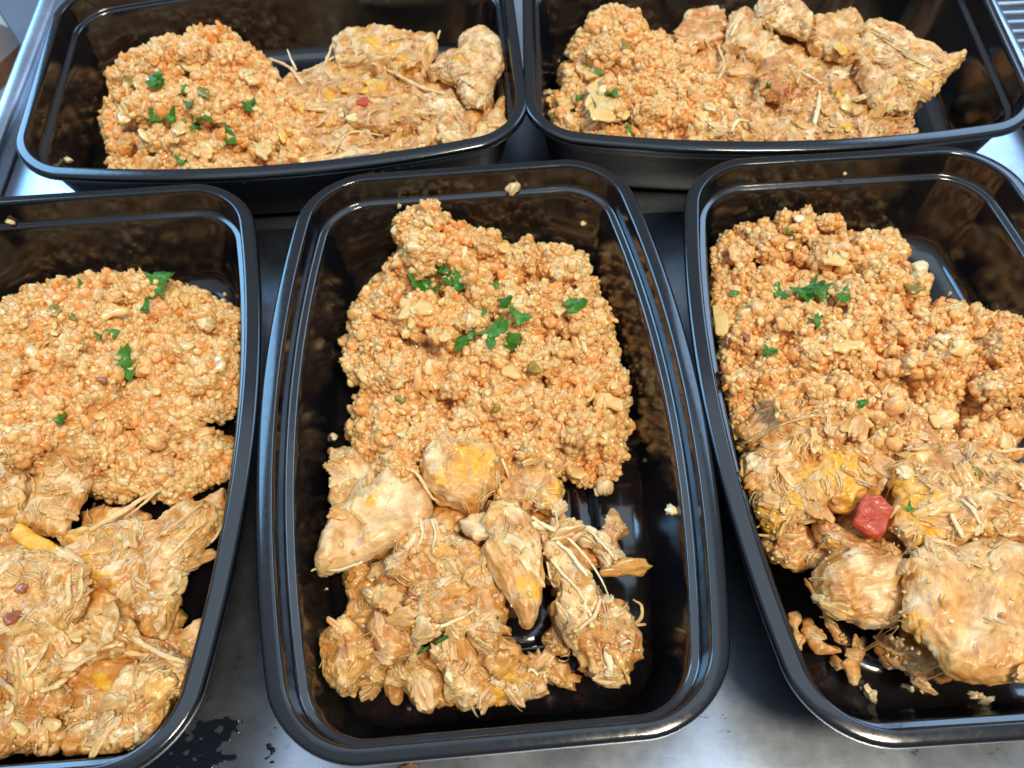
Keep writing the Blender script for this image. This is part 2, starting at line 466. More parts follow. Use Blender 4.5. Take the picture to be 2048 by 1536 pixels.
for n in CONT:
    m = cmat(n); CM[n] = m
    e = thing('meal_container', (0, 0, 0), LAB[n], 'container', 'black plastic meal containers')
    e.matrix_world = m
    for nm, me in (('rim', rim_me), ('tub', tub_me), ('outer_shell', shell_me)):
        link(nm, me, None, e)
    BVH[n] = BVHTree.FromPolygons([m @ Vector(v) for v in tubV.tolist()], tubP)
    xs = HX + (np.arange(HN) + .5) * HS; ys = HY + (np.arange(HM) + .5) * HS
    X, Y = np.meshgrid(xs, ys, indexing='ij')
    mi = np.array(m.inverted()); lx = mi[0, 0] * X + mi[0, 1] * Y + mi[0, 3]; ly = mi[1, 0] * X + mi[1, 1] * Y + mi[1, 3]
    ins = (abs(lx) < B0 + KB * (1 - (ly / HL) ** 2) - 0.020) & (abs(ly) < HL - 0.020)
    zf = -0.0430 + m[2][3] + 0 * X
    H = np.where(ins, np.maximum(H, zf), H)
    FLOOR[n] = m[2][3] - 0.0428

def wall_clear(n, P, pad=0.0015):
    """push world points inside the tub of container n"""
    m = np.array(CM[n]); mi = np.array(CM[n].inverted())
    Q = P @ mi[:3, :3].T + mi[:3, 3]
    off = np.interp(-Q[:, 2], [0, .0101, .0114, .0365, .0418, .0435], [.0052, .0062, .0086, .0138, .0165, .0215]) + pad
    ly = np.clip(Q[:, 1], -(HL - off), HL - off)
    b = B0 - off + KB * (1 - off / .06) * (1 - (ly / (HL - off)) ** 2)
    lx = np.clip(Q[:, 0], -b, b)
    # rounded corners
    r = 0.0145; bx = B0 - off; cx = abs(lx) - (bx - r); cy = abs(ly) - (HL - off - r)
    dd = np.sqrt(np.maximum(cx, 0) ** 2 + np.maximum(cy, 0) ** 2)
    k = (cx > 0) & (cy > 0) & (dd > r)
    f = np.where(k, r / np.maximum(dd, 1e-9), 1)
    lx = np.where(k, np.sign(lx) * ((bx - r) + cx * f), lx); ly = np.where(k, np.sign(ly) * ((HL - off - r) + cy * f), ly)
    lz = np.maximum(Q[:, 2], -0.0424)
    Q = np.stack([lx, ly, lz], 1)
    return Q @ m[:3, :3].T + m[:3, 3]

def hset(P):
    ix = ((P[:, 0] - HX) / HS).astype(int); iy = ((P[:, 1] - HY) / HS).astype(int)
    k = (ix > 0) & (ix < HN - 1) & (iy > 0) & (iy < HM - 1)
    np.maximum.at(H, (ix[k], iy[k]), P[k, 2])
def hget(x, y, r=1):
    ix = int((x - HX) / HS); iy = int((y - HY) / HS)
    return float(H[max(ix - r, 0):ix + r + 1, max(iy - r, 0):iy + r + 1].max())
def hsoft(x, y, r=2):
    ix = int((x - HX) / HS); iy = int((y - HY) / HS)
    a = H[max(ix - r, 0):ix + r + 1, max(iy - r, 0):iy + r + 1]
    a = a[a > -0.19]
    return float(np.percentile(a, 75)) if a.size else -0.045
def surf(px, py):
    """world point where the pixel's ray meets the food built so far"""
    zs = np.arange(0.006, -0.056, -0.0004)
    d = FW + RT * ((px - 1024) / FPX) - UP * ((py - 768) / FPX)
    P = CAM + d * ((zs - CH) / d[2])[:, None]
    for p in P:
        if hget(p[0], p[1]) >= p[2]: return p
    return P[-1]

# ------------------------------------------------------------------ polygon tools
def inside(poly, pts):
    x, y = pts[:, 0], pts[:, 1]; c = np.zeros(len(pts), bool)
    n = len(poly)
    for i in range(n):
        x1, y1 = poly[i]; x2, y2 = poly[(i + 1) % n]
        if y1 == y2: continue
        k = ((y1 > y) != (y2 > y)) & (x < (x2 - x1) * (y - y1) / (y2 - y1) + x1)
        c ^= k
    return c
def sdist(poly, pts):
    d = np.full(len(pts), 1e9); n = len(poly); near = np.zeros((len(pts), 2))
    for i in range(n):
        a = poly[i]; b = poly[(i + 1) % n]; ab = b - a
        t = np.clip(((pts - a) @ ab) / max(ab @ ab, 1e-18), 0, 1)
        q = a + t[:, None] * ab; e = np.hypot(*(pts - q).T)
        k = e < d; d = np.where(k, e, d); near[k] = q[k]
    return d, near
def zfield(ctrl):
    c = np.array(ctrl, float)
    def f(px, py):
        w = 1 / (((c[:, 0] - px) ** 2 + (c[:, 1] - py) ** 2) + 900) ** 1.3
        return float((w * c[:, 2]).sum() / w.sum())
    return f

# ------------------------------------------------------------------ rice
def ico(sub):
    bm = bmesh.new(); bmesh.ops.create_icosphere(bm, subdivisions=sub, radius=1)
    V = np.array([v.co[:] for v in bm.verts]); F = np.array([[v.index for v in f.verts] for f in bm.faces]); bm.free()
    return V, F
I1, I2, I3 = ico(1), ico(2), ico(3)
def joined(parts):
    Vs, Fs, o = [], [], 0
    for V, F in parts: Vs.append(V); Fs.append(F + o); o += len(V)
    return np.concatenate(Vs), np.concatenate(Fs)
def remesh(V, F, voxel):
    me = mesh_np('tmp', V, F)
    ob = bpy.data.objects.new('tmp', me); COL.objects.link(ob)
    md = ob.modifiers.new('r', 'REMESH'); md.mode = 'VOXEL'; md.voxel_size = voxel
    dg = bpy.context.evaluated_depsgraph_get()
    ev = ob.evaluated_get(dg); m2 = ev.to_mesh()
    n = len(m2.vertices); P = np.empty(n * 3); m2.vertices.foreach_get('co', P); P = P.reshape(-1, 3)
    Nn = np.empty(n * 3); m2.vertices.foreach_get('normal', Nn); Nn = Nn.reshape(-1, 3)
    nf = len(m2.polygons); L = np.empty(len(m2.loops), np.int32); m2.loops.foreach_get('vertex_index', L)
    F2 = L.reshape(nf, 4).copy()
    ev.to_mesh_clear(); bpy.data.objects.remove(ob); bpy.data.meshes.remove(me)
    return P, F2, Nn

def florets(kind, n, seed):
    """small irregular grain meshes"""
    out = []
    for k in range(n):
        V = I3[0].copy(); F = I3[1]
        s = seed + k * 7
        V = V * (1 + 0.42 * fbm(V * 1.0 + k * 9.1, 2, s)[:, None])
        d1, d2, _ = worley(V * 1.5 + k * 5.3, s); V = V * (1 + 0.4 * (0.5 - d1))[:, None]
        e1_, _, _ = worley(V * 3.2 + k * 2.3, s + 1); V = V * (1 + 0.22 * (0.5 - e1_))[:, None]
        sq = {'grain': (1.0, .88, .78), 'flake': (1.2, .9, .58)}[kind]
        V = V * np.array(sq)
        col = np.zeros((len(V), 3)); col[:, 0] = np.clip(rng.normal(.42, .32), 0, 1); col[:, 1] = max(0, rng.normal(.0, .3))
        me = mesh_np('grain_shape', V, F, col=col); me.materials.append(RICE)
        out.append((me, V))
    return out
GRAINS = florets('grain', 16, 100) + florets('flake', 10, 300)
gcol = bpy.data.collections.new('grain_shapes')      # source shapes of the instanced stuff; not linked to the scene
for k, (me, _) in enumerate(GRAINS):
    gcol.objects.link(bpy.data.objects.new('grain_shape.%02d' % k, me))
def kernel_nodes():
    ng = bpy.data.node_groups.new('loose_kernels', 'GeometryNodeTree')
    ng.interface.new_socket('Geometry', in_out='INPUT', socket_type='NodeSocketGeometry')
    ng.interface.new_socket('Geometry', in_out='OUTPUT', socket_type='NodeSocketGeometry')
    gi = ng.nodes.new('NodeGroupInput'); go = ng.nodes.new('NodeGroupOutput')
    mp = ng.nodes.new('GeometryNodeMeshToPoints'); ci = ng.nodes.new('GeometryNodeCollectionInfo'); io = ng.nodes.new('GeometryNodeInstanceOnPoints')
    ci.inputs['Collection'].default_value = gcol; ci.inputs['Separate Children'].default_value = True; ci.inputs['Reset Children'].default_value = True
    L = ng.links
    L.new(gi.outputs[0], mp.inputs[0]); L.new(mp.outputs[0], io.inputs['Points']); L.new(ci.outputs[0], io.inputs['Instance'])
    io.inputs['Pick Instance'].default_value = True
    def at(nm, t, sock):
        a = ng.nodes.new('GeometryNodeInputNamedAttribute'); a.data_type = t; a.inputs[0].default_value = nm; L.new(a.outputs[0], sock)
    at('pick', 'INT', io.inputs['Instance Index']); at('sc', 'FLOAT_VECTOR', io.inputs['Scale'])
    a = ng.nodes.new('GeometryNodeInputNamedAttribute'); a.data_type = 'FLOAT_VECTOR'; a.inputs[0].default_value = 'rot'
    er = ng.nodes.new('FunctionNodeEulerToRotation'); L.new(a.outputs[0], er.inputs[0]); L.new(er.outputs[0], io.inputs['Rotation'])
    L.new(io.outputs[0], go.inputs[0])
    return ng
KN = kernel_nodes()
def kernels(name, pts, scale, parent):
    me = bpy.data.meshes.new(name); me.from_pydata(pts.tolist(), [], [])
    n = len(pts)
    me.attributes.new('rot', 'FLOAT_VECTOR', 'POINT').data.foreach_set('vector', rng.uniform(0, 6.28, n * 3))
    me.attributes.new('sc', 'FLOAT_VECTOR', 'POINT').data.foreach_set('vector', np.repeat(scale, 3) * rng.uniform(.8, 1.2, n * 3))
    me.attributes.new('pick', 'INT', 'POINT').data.foreach_set('value', rng.integers(0, len(GRAINS), n).astype(np.int32))
    o = link(name, me, RICE, parent, kind='stuff'); md = o.modifiers.new('kernels', 'NODES'); md.node_group = KN
    return o

def rotm():
    q = rng.normal(size=4); q /= np.linalg.norm(q); w, x, y, z = q
    return np.array([[1 - 2 * (y * y + z * z), 2 * (x * y - z * w), 2 * (x * z + y * w)], [2 * (x * y + z * w), 1 - 2 * (x * x + z * z), 2 * (y * z - x * w)], [2 * (x * z - y * w), 2 * (y * z + x * w), 1 - 2 * (x * x + y * y)]])

def rice(n, poly, ctrl, label, seed, rmax=42, nb=330):
    poly = np.array(poly, float); zf = zfield(ctrl)
    lo, hi = poly.min(0), poly.max(0)
    cand = rng.uniform(lo, hi, (9000, 2)); cand = cand[inside(poly, cand)]
    dist, _ = sdist(poly, cand)
    parts = []; placed = []
    for (px, py), d in zip(cand, dist):
        if len(placed) > nb: break
        r = min(d * 1.15 + 5, rng.uniform(15, rmax) if d > 30 else rng.uniform(12, 30))
        if r < 9: continue
        if any((px - a) ** 2 + (py - b) ** 2 < (0.70 * max(r, c)) ** 2 for a, b, c in placed): continue
        placed.append((px, py, r))
        edge = np.clip(1 - d / 60, 0, 1)
        z = zf(px, py) + rng.normal(0, .0044) * min(1, d / 40)
        P = ray(px, py, z); sc = np.linalg.norm(P - CAM) / FPX
        R = r * sc
        P = wall_clear(n, P[None], R * .75)[0]
        P[2] -= 0
        V = I2[0] * (1 + .12 * vnoise(I2[0] * 2 + px))[:, None] * R * np.array([1, 1, .9]) + P
        parts.append((V, I2[1]))
        zz = P[2] - R * .9
        while zz > FLOOR[n] + .002:      # fill below, the heap stands on the container floor
            q = P + (P - CAM) / (P[2] - CAM[2]) * (zz - P[2])
            q = wall_clear(n, q[None], R * .75)[0]
            parts.append((I2[0] * R * .93 + q, I2[1])); zz -= R * 1.1
    V, F = joined(parts)
    V = wall_clear(n, V, .0008)
    P, F, Nn = remesh(V, F, 0.00088)
    mm = P * 1000
    w = mm + 0.9 * np.stack([vnoise(mm * .5 + 5, 1), vnoise(mm * .5 + 50, 2), vnoise(mm * .5 + 90, 3)], 1)
    d1, d2, c1 = worley(w / 3.3, seed); e1, e2, c2 = worley(w / 1.75, seed + 5)
    f1, f2, c3 = worley(w / 6.5, seed + 9)
    disp = 1.7 * (0.5 - d1) + 0.6 * (0.45 - e1) + 3.4 * (0.5 - f1) + 1.6 * fbm(mm / 6, 2, seed) - 3.6 * np.clip(1 - np.abs(vnoise(mm / 8 + 3, seed + 14)) / .16, 0, 1)
    P2 = P + Nn * (disp[:, None] - .15) * .001
    P2 = wall_clear(n, P2, .0010)
    col = np.zeros((len(P), 3))
    col[:, 0] = np.clip(0.55 + (c1 - .5) * .55 + (c2 - .5) * .55 + .4 * fbm(mm / 14, 2, seed + 3) + np.clip(d1 - .5, 0, 1) * .6, 0, 1)  # last term paints the creases between granules deeper orange, like shade
    col[:, 1] = np.where(c2 > .9, .55, 0) + np.where(c1 > .93, .3, 0)
    base = np.array([CM[n][0][3], CM[n][1][3], FLOOR[n]])
    cpos = P2.mean(0); base = np.array([cpos[0], cpos[1], FLOOR[n]])
    root = thing('cauliflower_rice', base.tolist(), label, 'cauliflower rice', 'heaps of orange cauliflower rice')
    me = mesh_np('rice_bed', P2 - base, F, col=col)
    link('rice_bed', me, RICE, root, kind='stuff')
    hset(P2)
    # loose grains on the surface
    view = (CAM - P2); view /= np.linalg.norm(view, axis=1)[:, None]
    ok = np.where(((Nn * view).sum(1) > .05) & (Nn[:, 2] > -.3))[0]
    pick = rng.choice(ok, 290, replace=False)
    for i in pick:
        me, GV = GRAINS[rng.integers(len(GRAINS))]
        s = float(np.clip(rng.lognormal(-6.35, .30), .0012, .0031))
        pos = wall_clear(n, (P2[i] + Nn[i] * s * .05)[None], s)[0]
        g = bpy.data.objects.new('grain', me); COL.objects.link(g); g.parent = root
        g.matrix_local = Matrix.Translation((pos - base).tolist()) @ Matrix(rotm().tolist()).to_4x4() @ Matrix.Scale(s, 4)
    dens = len(ok) * .00088 ** 2 * 1e6            # mm2 of skin in view
    m_ = int(dens * .44)
    pick = rng.choice(ok, m_, replace=m_ > len(ok))
    sc_ = np.clip(rng.lognormal(-6.80, .42, len(pick)), .0006, .0026)
    sc_ *= 1 + .35 * vnoise(P2[pick] * 1000 / 9, seed + 60)
    lift = rng.uniform(-.65, .30, len(pick)) * sc_
    Q = wall_clear(n, P2[pick] + Nn[pick] * lift[:, None] + rng.normal(0, .0003, (len(pick), 3)), .0012)
    # a few kernels rolled off the heap onto the tray floor
    cs_ = rng.uniform(lo - 40, hi + 40, (400, 2)); dd, _ = sdist(poly, cs_); cs_ = cs_[(~inside(poly, cs_)) & (dd > 6) & (dd < 34)][:34]
    Fz = np.array([ray(a, b, FLOOR[n] + .0006) for a, b in cs_]); Fc = wall_clear(n, Fz, .001)
    Fz = Fz[np.abs(Fz - Fc).max(1) < .002]
    Q = np.vstack([Q, Fz]); sc_ = np.r_[sc_, rng.uniform(.0004, .0011, len(Fz))]
    kernels('loose_kernels', Q - base, sc_, root)
    hset(P2 + Nn * .0009)
    return root, base

# ------------------------------------------------------------------ chunks of meat, vegetables
def tube(path, r0, r1, n=8, flat=.7, seed=0, mid=1.3):
    P = np.array(path, float)
    # catmull resample
    Q = np.vstack([2 * P[0] - P[1], P, 2 * P[-1] - P[-2]]); out = []
    for i in range(1, len(Q) - 2):
        L = np.linalg.norm(Q[i + 1] - Q[i]); k = max(2, int(L / .0009))
        for t in np.arange(k) / k:
            a, b, c, d = Q[i - 1:i + 3]
            out.append(.5 * ((2 * b) + (-a + c) * t + (2 * a - 5 * b + 4 * c - d) * t * t + (-a + 3 * b - 3 * c + d) * t ** 3))
    out.append(P[-1]); C = np.array(out); m = len(C)
    T = np.gradient(C, axis=0); T /= np.linalg.norm(T, axis=1)[:, None] + 1e-12
    U = np.cross(T, [0, 0, 1.0]); U /= np.linalg.norm(U, axis=1)[:, None] + 1e-9; Vv = np.cross(U, T)
    s = np.linspace(0, 1, m); rad = (r0 * (1 - s) + r1 * s) * (1 + (mid - 1) * np.sin(s * math.pi))
    rad = rad * (1 + .25 * vnoise(C * 500, seed))
    a = np.arange(n) / n * 2 * math.pi
    V = C[:, None, :] + rad[:, None, None] * (np.cos(a)[None, :, None] * U[:, None, :] + flat * np.sin(a)[None, :, None] * Vv[:, None, :])
    V = V * 1.0
    Vf = V.reshape(-1, 3)
    Vf = Vf + np.stack([fbm(Vf * 700 + 31 * k, 2, seed + k) for k in range(3)], 1) * (.5 * np.repeat(rad, n))[:, None]
    i = np.arange(n); j = (i + 1) % n
    F = np.concatenate([np.stack([k * n + i, k * n + j, (k + 1) * n + j, (k + 1) * n + i], 1) for k in range(m - 1)])
    Vf = np.vstack([Vf, C[0] - T[0] * rad[0] * .6, C[-1] + T[-1] * rad[-1] * .6])
    caps = [(j[k], i[k], len(Vf) - 2, len(Vf) - 2) for k in range(n)]
    tri = [(int((m - 1) * n + i[k]), int((m - 1) * n + j[k]), len(Vf) - 1) for k in range(n)] + [(int(j[k]), int(i[k]), len(Vf) - 2) for k in range(n)]
    uv = np.zeros((len(Vf), 3)); uv[:m * n, 0] = np.repeat(np.cumsum(np.r_[0, np.linalg.norm(np.diff(C, axis=0), axis=1)]), n); uv[:m * n, 1] = np.tile(a, m) * np.repeat(rad, n) * 1.0
    return Vf, F, tri, uv
def mesh_qt(name, V, Q, T, col, uv):
    F = [tuple(q) for q in np.asarray(Q).tolist()] + [tuple(t) for t in T]
    me = bpy.data.meshes.new(name); me.from_pydata(V.tolist(), [], F); me.update()
    me.polygons.foreach_set('use_smooth', np.ones(len(F), bool))
    a = me.color_attributes.new('tint', 'FLOAT_COLOR', 'POINT'); c = np.ones((len(V), 4)); c[:, :3] = col; a.data.foreach_set('color', c.ravel())
    u = me.attributes.new('fib', 'FLOAT_VECTOR', 'POINT'); u.data.foreach_set('vector', np.asarray(uv, float).ravel())
    return me

def chunk(n, px, z, top=.004, bot=.012, fib=0.0, rag=.6, w=.005, lump=.9, fibre=.35, crumb=.5, cheese=(), spice=.0, pale=0., res=.00048, seed=0, slope=(0, 0), clear=True, name='chicken_piece', mat=None, curl=0., mat_fine=True):
    """solid slab: px outline in photograph pixels laid on the plane z, bulging up by top and down by bot"""
    px = np.array(px, float); c0 = px.mean(0)
    # jittered outline
    out = []
    for i in range(len(px)):
        a, b = px[i], px[(i + 1) % len(px)]; k = max(1, int(np.hypot(*(b - a)) / 9))
        for t in np.arange(k) / k: out.append(a + (b - a) * t)
    out = np.array(out)
    zz = z + slope[0] * (out[:, 0] - c0[0]) * 1e-5 + slope[1] * (out[:, 1] - c0[1]) * 1e-5
    Wp = np.array([ray(p[0], p[1], q) for p, q in zip(out, zz)])
    jit = np.stack([vnoise(Wp * 380, seed + 1) + .6 * vnoise(Wp * 900, seed + 3), vnoise(Wp * 380 + 40, seed + 2) + .6 * vnoise(Wp * 900 + 9, seed + 4)], 1) * .0011 * rag
    poly = Wp[:, :2] + jit
    A = np.column_stack([Wp[:, :2], np.ones(len(Wp))]); pl, *_ = np.linalg.lstsq(A, Wp[:, 2], rcond=None)
    lo, hi = poly.min(0) - res, poly.max(0) + res
    nx = int((hi[0] - lo[0]) / res) + 2; ny = int((hi[1] - lo[1]) / res) + 2
    gx, gy = np.meshgrid(lo[0] + np.arange(nx) * res, lo[1] + np.arange(ny) * res, indexing='ij')
    G = np.column_stack([gx.ravel(), gy.ravel()])
    ins = inside(poly, G); sd, near = sdist(poly, G)
    I = ins.reshape(nx, ny)
    q = I[:-1, :-1] & I[1:, :-1] & I[1:, 1:] & I[:-1, 1:]
    if q.sum() < 4: return None
    qi, qj = np.where(q)
    idx = lambda i, j: i * ny + j
    Fq = np.stack([idx(qi, qj), idx(qi + 1, qj), idx(qi + 1, qj + 1), idx(qi, qj + 1)], 1)
    used = np.unique(Fq); cnt = np.bincount(Fq.ravel(), minlength=nx * ny)
    bnd = (cnt > 0) & (cnt < 4)
    re = -np.ones(nx * ny, int); re[used] = np.arange(len(used))
    XY = G[used].copy(); s = sd[used].copy(); b = bnd[used]
    XY[b] = near[used][b]; s[b] = 0
    plane = pl[0] * XY[:, 0] + pl[1] * XY[:, 1] + pl[2]
    sm = sd[used].max(); ww = min(w * .62, max(sm * .9, .0012))
    pr = np.sqrt(np.clip(1 - (1 - np.clip(s / ww, 0, 1)) ** 2, 0, 1))
    pb = np.sqrt(np.clip(1 - (1 - np.clip(s / (ww * 1.4), 0, 1)) ** 2, 0, 1))
    th = math.radians(fib); mm = XY * 1000
    u = mm[:, 0] * math.cos(th) + mm[:, 1] * math.sin(th); v = -mm[:, 0] * math.sin(th) + mm[:, 1] * math.cos(th)
    v = v + 1.2 * vnoise(np.column_stack([u * .15, v * .15, v * 0]), seed + 8)
    fn = vnoise(np.column_stack([u * .10, v * .9, v * 0]), seed + 9) + .6 * vnoise(np.column_stack([u * .16, v * 1.9, v * 0 + 7]), seed + 10)
    fn = 1 - 2 * np.abs(fn) ** .8
    lm = fbm(np.column_stack([mm / 5.5, mm[:, :1] * 0]), 2, seed + 11)
    d1, d2, cc = worley(np.column_stack([mm / 1.5, mm[:, :1] * 0]), seed + 12)
    cm = np.clip(fbm(np.column_stack([mm / 5, mm[:, :1] * 0]), 2, seed + 13) * 2 + .25, 0, 1)
    ed = np.clip(s / .0012, 0, 1)
    broad = vnoise(np.column_stack([mm / 9, mm[:, :1] * 0]), seed + 14)
    zt = plane + top * pr * (1 + .35 * broad) + curl * (mm - mm.mean(0))[:, 0] ** 2 * 1e-6
    zb = plane - np.minimum(bot, np.maximum(plane - FLOOR[n], .001)) * pb
    zb = np.minimum(zb, zt - .0004)
    nV = len(used); ib = np.where(~b)[0]; low = np.arange(nV); low[ib] = nV + np.arange(len(ib))
    zt = np.where(b, plane, zt)
    vd = XY[ib].mean(0) - CAM[:2]; vd = vd / CH
    V = np.vstack([np.column_stack([XY, zt]), np.column_stack([XY[ib] + vd * ((plane - zb)[ib] * .85)[:, None], zb[ib]])])
    Ft = re[Fq]; Fb = low[Ft][:, ::-1]
    F = np.vstack([Ft, Fb])
    P, F, Nn = remesh(V, F, res * 1.35 if mat_fine else res * .95)
    if len(P) < 8: return None
    q = P * 1000
    wq = q + 1.1 * np.stack([vnoise(q * .28 + 5, seed + 31), vnoise(q * .28 + 50, seed + 32), vnoise(q * .28 + 90, seed + 33)], 1)
    u3 = wq[:, 0] * math.cos(th) + wq[:, 1] * math.sin(th); v3 = -wq[:, 0] * math.sin(th) + wq[:, 1] * math.cos(th)
    F3 = lambda su, sv, k: vnoise(np.column_stack([u3 * su, v3 * sv, wq[:, 2] * sv + k]), seed + int(k))
    fr = (.7 - 2.2 * np.abs(F3(.07, .38, 40)) ** 1.2) + .45 * (.7 - 2.2 * np.abs(F3(.12, .85, 41)) ** 1.1)
    fold = .8 - 2.4 * np.abs(fbm(wq / 4.0, 2, seed + 42)) ** .85
    d1, d2, cc = worley(wq / 1.45, seed + 43)
    cm = np.clip(fbm(q / 5, 2, seed + 44) * 2.4 + .35, 0, 1)
    amp = min(1.0, .45 + sm / .006)
    disp = amp * (lump * (.8 * fbm(q / 4.2, 2, seed + 45) + .42 * fold) + fibre * .85 * fr + crumb * .6 * (.42 - d1) * cm) + .07 * fbm(q / .8, 2, seed + 46)
    V = P + Nn * disp[:, None] * .001
    if clear: V = wall_clear(n, V, .0006)
    mid = fbm(q / 3, 2, seed + 21); big = fbm(q / 7, 2, seed + 22)
    hollow_shade = np.clip(-disp / 1.2, 0, 1)
    sp = np.clip(spice + .75 * np.clip(mid + .08, 0, 1) + .4 * cm * (crumb > 0) * (.2 + .8 * cc) + .3 * hollow_shade, 0, .85)  # random seasoning, plus hollows painted browner to stand in for shade
    col = np.zeros((len(V), 3)); col[:, 0] = sp
    col[:, 1] = np.clip(pale + .8 * np.clip(big, 0, 1) + .35 * np.clip(fr, 0, 1) * (fibre > .3), 0, .95) * (1 - .7 * sp)
    ch = np.zeros(len(V))
    for (cx, cy, cr) in cheese:
        wc = ray(cx, cy, z + top * .8)[:2]; rr = cr * np.linalg.norm(ray(cx, cy, z) - CAM) / FPX
        dd = np.hypot(*(P[:, :2] - wc).T) / (rr * 1.5) + .75 * fbm(q / 2.6, 3, seed + 23)
        ch = np.maximum(ch, np.clip((1.2 - dd) * 1.0, 0, .9))
    col[:, 2] = ch
    base = np.array([*XY.mean(0), pl[0] * XY[:, 0].mean() + pl[1] * XY[:, 1].mean() + pl[2] - min(bot, .01)])
    uv = np.column_stack([u3, v3, q[:, 2]]) * .001
    me = mesh_np(name, V - base, F, col=col, uv=uv)
    hset(V)
    return me, base

def Z(ox, oy, s, pts): return [(ox + a / s, oy + b / s) for a, b in pts]

PILE = {}
def piece(n, pts, z, label=None, cat='chicken', name='chicken_piece', mat=None, group=None, root=None, **kw):
    r = chunk(n, pts, z, name=name, **kw)
    if r is None: return
    me, base = r
    if root is None:
        o = link(name, me, mat or CHK); o.location = base
        tag(o, label, cat, group)
    else:
        o = link(name, me, mat or CHK, root); o.location = base - np.array(root.location)
    return o

def shred_shapes(k):
    out = []
    for i in range(k):
        L = rng.uniform(.8, 1.3)
        pts = [np.array([t * 8 - 4, math.sin(t * 2.5 + i) * 1.1, math.cos(t * 3 + i * 2) * .3]) for t in np.linspace(0, 1, 5)]
        V, Q, T, uv = tube(np.array(pts) * .001 * L, .00045, .00018, 8, .5, i, 2.2)
        V = V + .0005 * np.stack([vnoise(V * 600, 3 * i), vnoise(V * 600 + 9, 3 * i + 1), vnoise(V * 600 + 20, 3 * i + 2)], 1)
        col = np.zeros((len(V), 3)); col[:, 0] = np.clip(rng.normal(.3, .25), 0, .8); col[:, 1] = np.clip(rng.normal(.15, .2), 0, .7)
        me = mesh_qt('shred_shape', V, Q, T, col, uv); me.materials.append(CHK); out.append(me)
    V0, F0 = ico(4)
    for i in range(2 * k + 4):       # ragged torn lumps
        B = V0 * np.array([1.6, 1.0, .45]) 
        A = 1 + .75 * fbm(V0 * 1.1 + i * 7, 2, i)
        rd = 1 - 2 * np.abs(vnoise(np.column_stack([B[:, 0] * .7, B[:, 1] * 3.2, B[:, 2] * 3.2 + i]), i))
        d1, _, cc = worley(V0 * 2.3 + i, i)
        V = B * (A + .24 * rd + .14 * (.5 - d1) + .06 * fbm(V0 * 6, 2, i))[:, None]
        col = np.zeros((len(V), 3)); col[:, 0] = np.clip(rng.normal(.3, .2) + .3 * (cc - .5), 0, .8) ; col[:, 1] = np.clip(rng.normal(.1, .2) + .2 * rd, 0, .6)
        me = mesh_np('lump_shape', V * .001 * 1.9, F0, col=col, uv=V * .0019); me.materials.append(CHK); out.append(me)
    return out
def bed(n, poly, ctrl, root, seed):
    """low ragged mass of torn meat under the larger pieces"""
    poly = np.array(poly, float); zf = zfield(ctrl); lo, hi = poly.min(0), poly.max(0)
    cand = rng.uniform(lo, hi, (3000, 2)); cand = cand[inside(poly, cand)]; dist, _ = sdist(poly, cand); placed = []; parts = []
    for (px, py), d in zip(cand, dist):
        r = min(d * 1.05 + 4, rng.uniform(16, 42))
        if r < 9 or len(placed) > 170: continue
        if any((px - a) ** 2 + (py - b) ** 2 < (0.66 * max(r, c)) ** 2 for a, b, c in placed): continue
        placed.append((px, py, r)); z = zf(px, py) + rng.normal(0, .0022) * min(1, d / 40)
        P = ray(px, py, z); R = r * np.linalg.norm(P - CAM) / FPX; P = wall_clear(n, P[None], R * .75)[0]
        a = rng.uniform(0, 3.14); rx, ry = R * rng.uniform(1, 1.5), R * rng.uniform(.6, .9)
        Q = I2[0] * np.array([rx, ry, R * .7]); Q = np.column_stack([Q[:, 0] * math.cos(a) - Q[:, 1] * math.sin(a), Q[:, 0] * math.sin(a) + Q[:, 1] * math.cos(a), Q[:, 2]])
        parts.append((Q + P, I2[1])); zz = P[2] - R * .8
        while zz > FLOOR[n] + .002:
            q = P + (P - CAM) / (P[2] - CAM[2]) * (zz - P[2]); q = wall_clear(n, q[None], R * .75)[0]
            parts.append((I2[0] * R * .9 + q, I2[1])); zz -= R * 1.1
    V, F = joined(parts); V = wall_clear(n, V, .0008); P, F, Nn = remesh(V, F, .00080)
    q = P * 1000; wq = q + 1.4 * np.stack([vnoise(q * .3 + 5, 31), vnoise(q * .3 + 50, 32), vnoise(q * .3 + 90, 33)], 1)
    fr = 1 - 2.2 * np.abs(vnoise(np.column_stack([wq[:, 0] * .2, wq[:, 1] * .6, wq[:, 2] * .5]), seed)) ** .75
    d1, d2, cc = worley(wq / 1.8, seed)
    disp = 1.6 * fbm(q / 4, 3, seed + 2) + .8 * fr + .5 * (.42 - d1) + .1 * fbm(q / .8, 2, seed)
    V = wall_clear(n, P + Nn * disp[:, None] * .001, .0005)
    col = np.zeros((len(V), 3)); col[:, 0] = np.clip(.3 + .5 * fbm(q / 4, 2, seed + 5) + .3 * (cc - .5), 0, .85); col[:, 1] = np.clip(.7 * fbm(q / 6, 2, seed + 6), 0, .6)
    me = mesh_np('meat_bed', V - np.array(root.location), F, col=col, uv=wq * .001)
    link('meat_bed', me, CHK, root, kind='stuff'); hset(V)
SHREDS = shred_shapes(8)

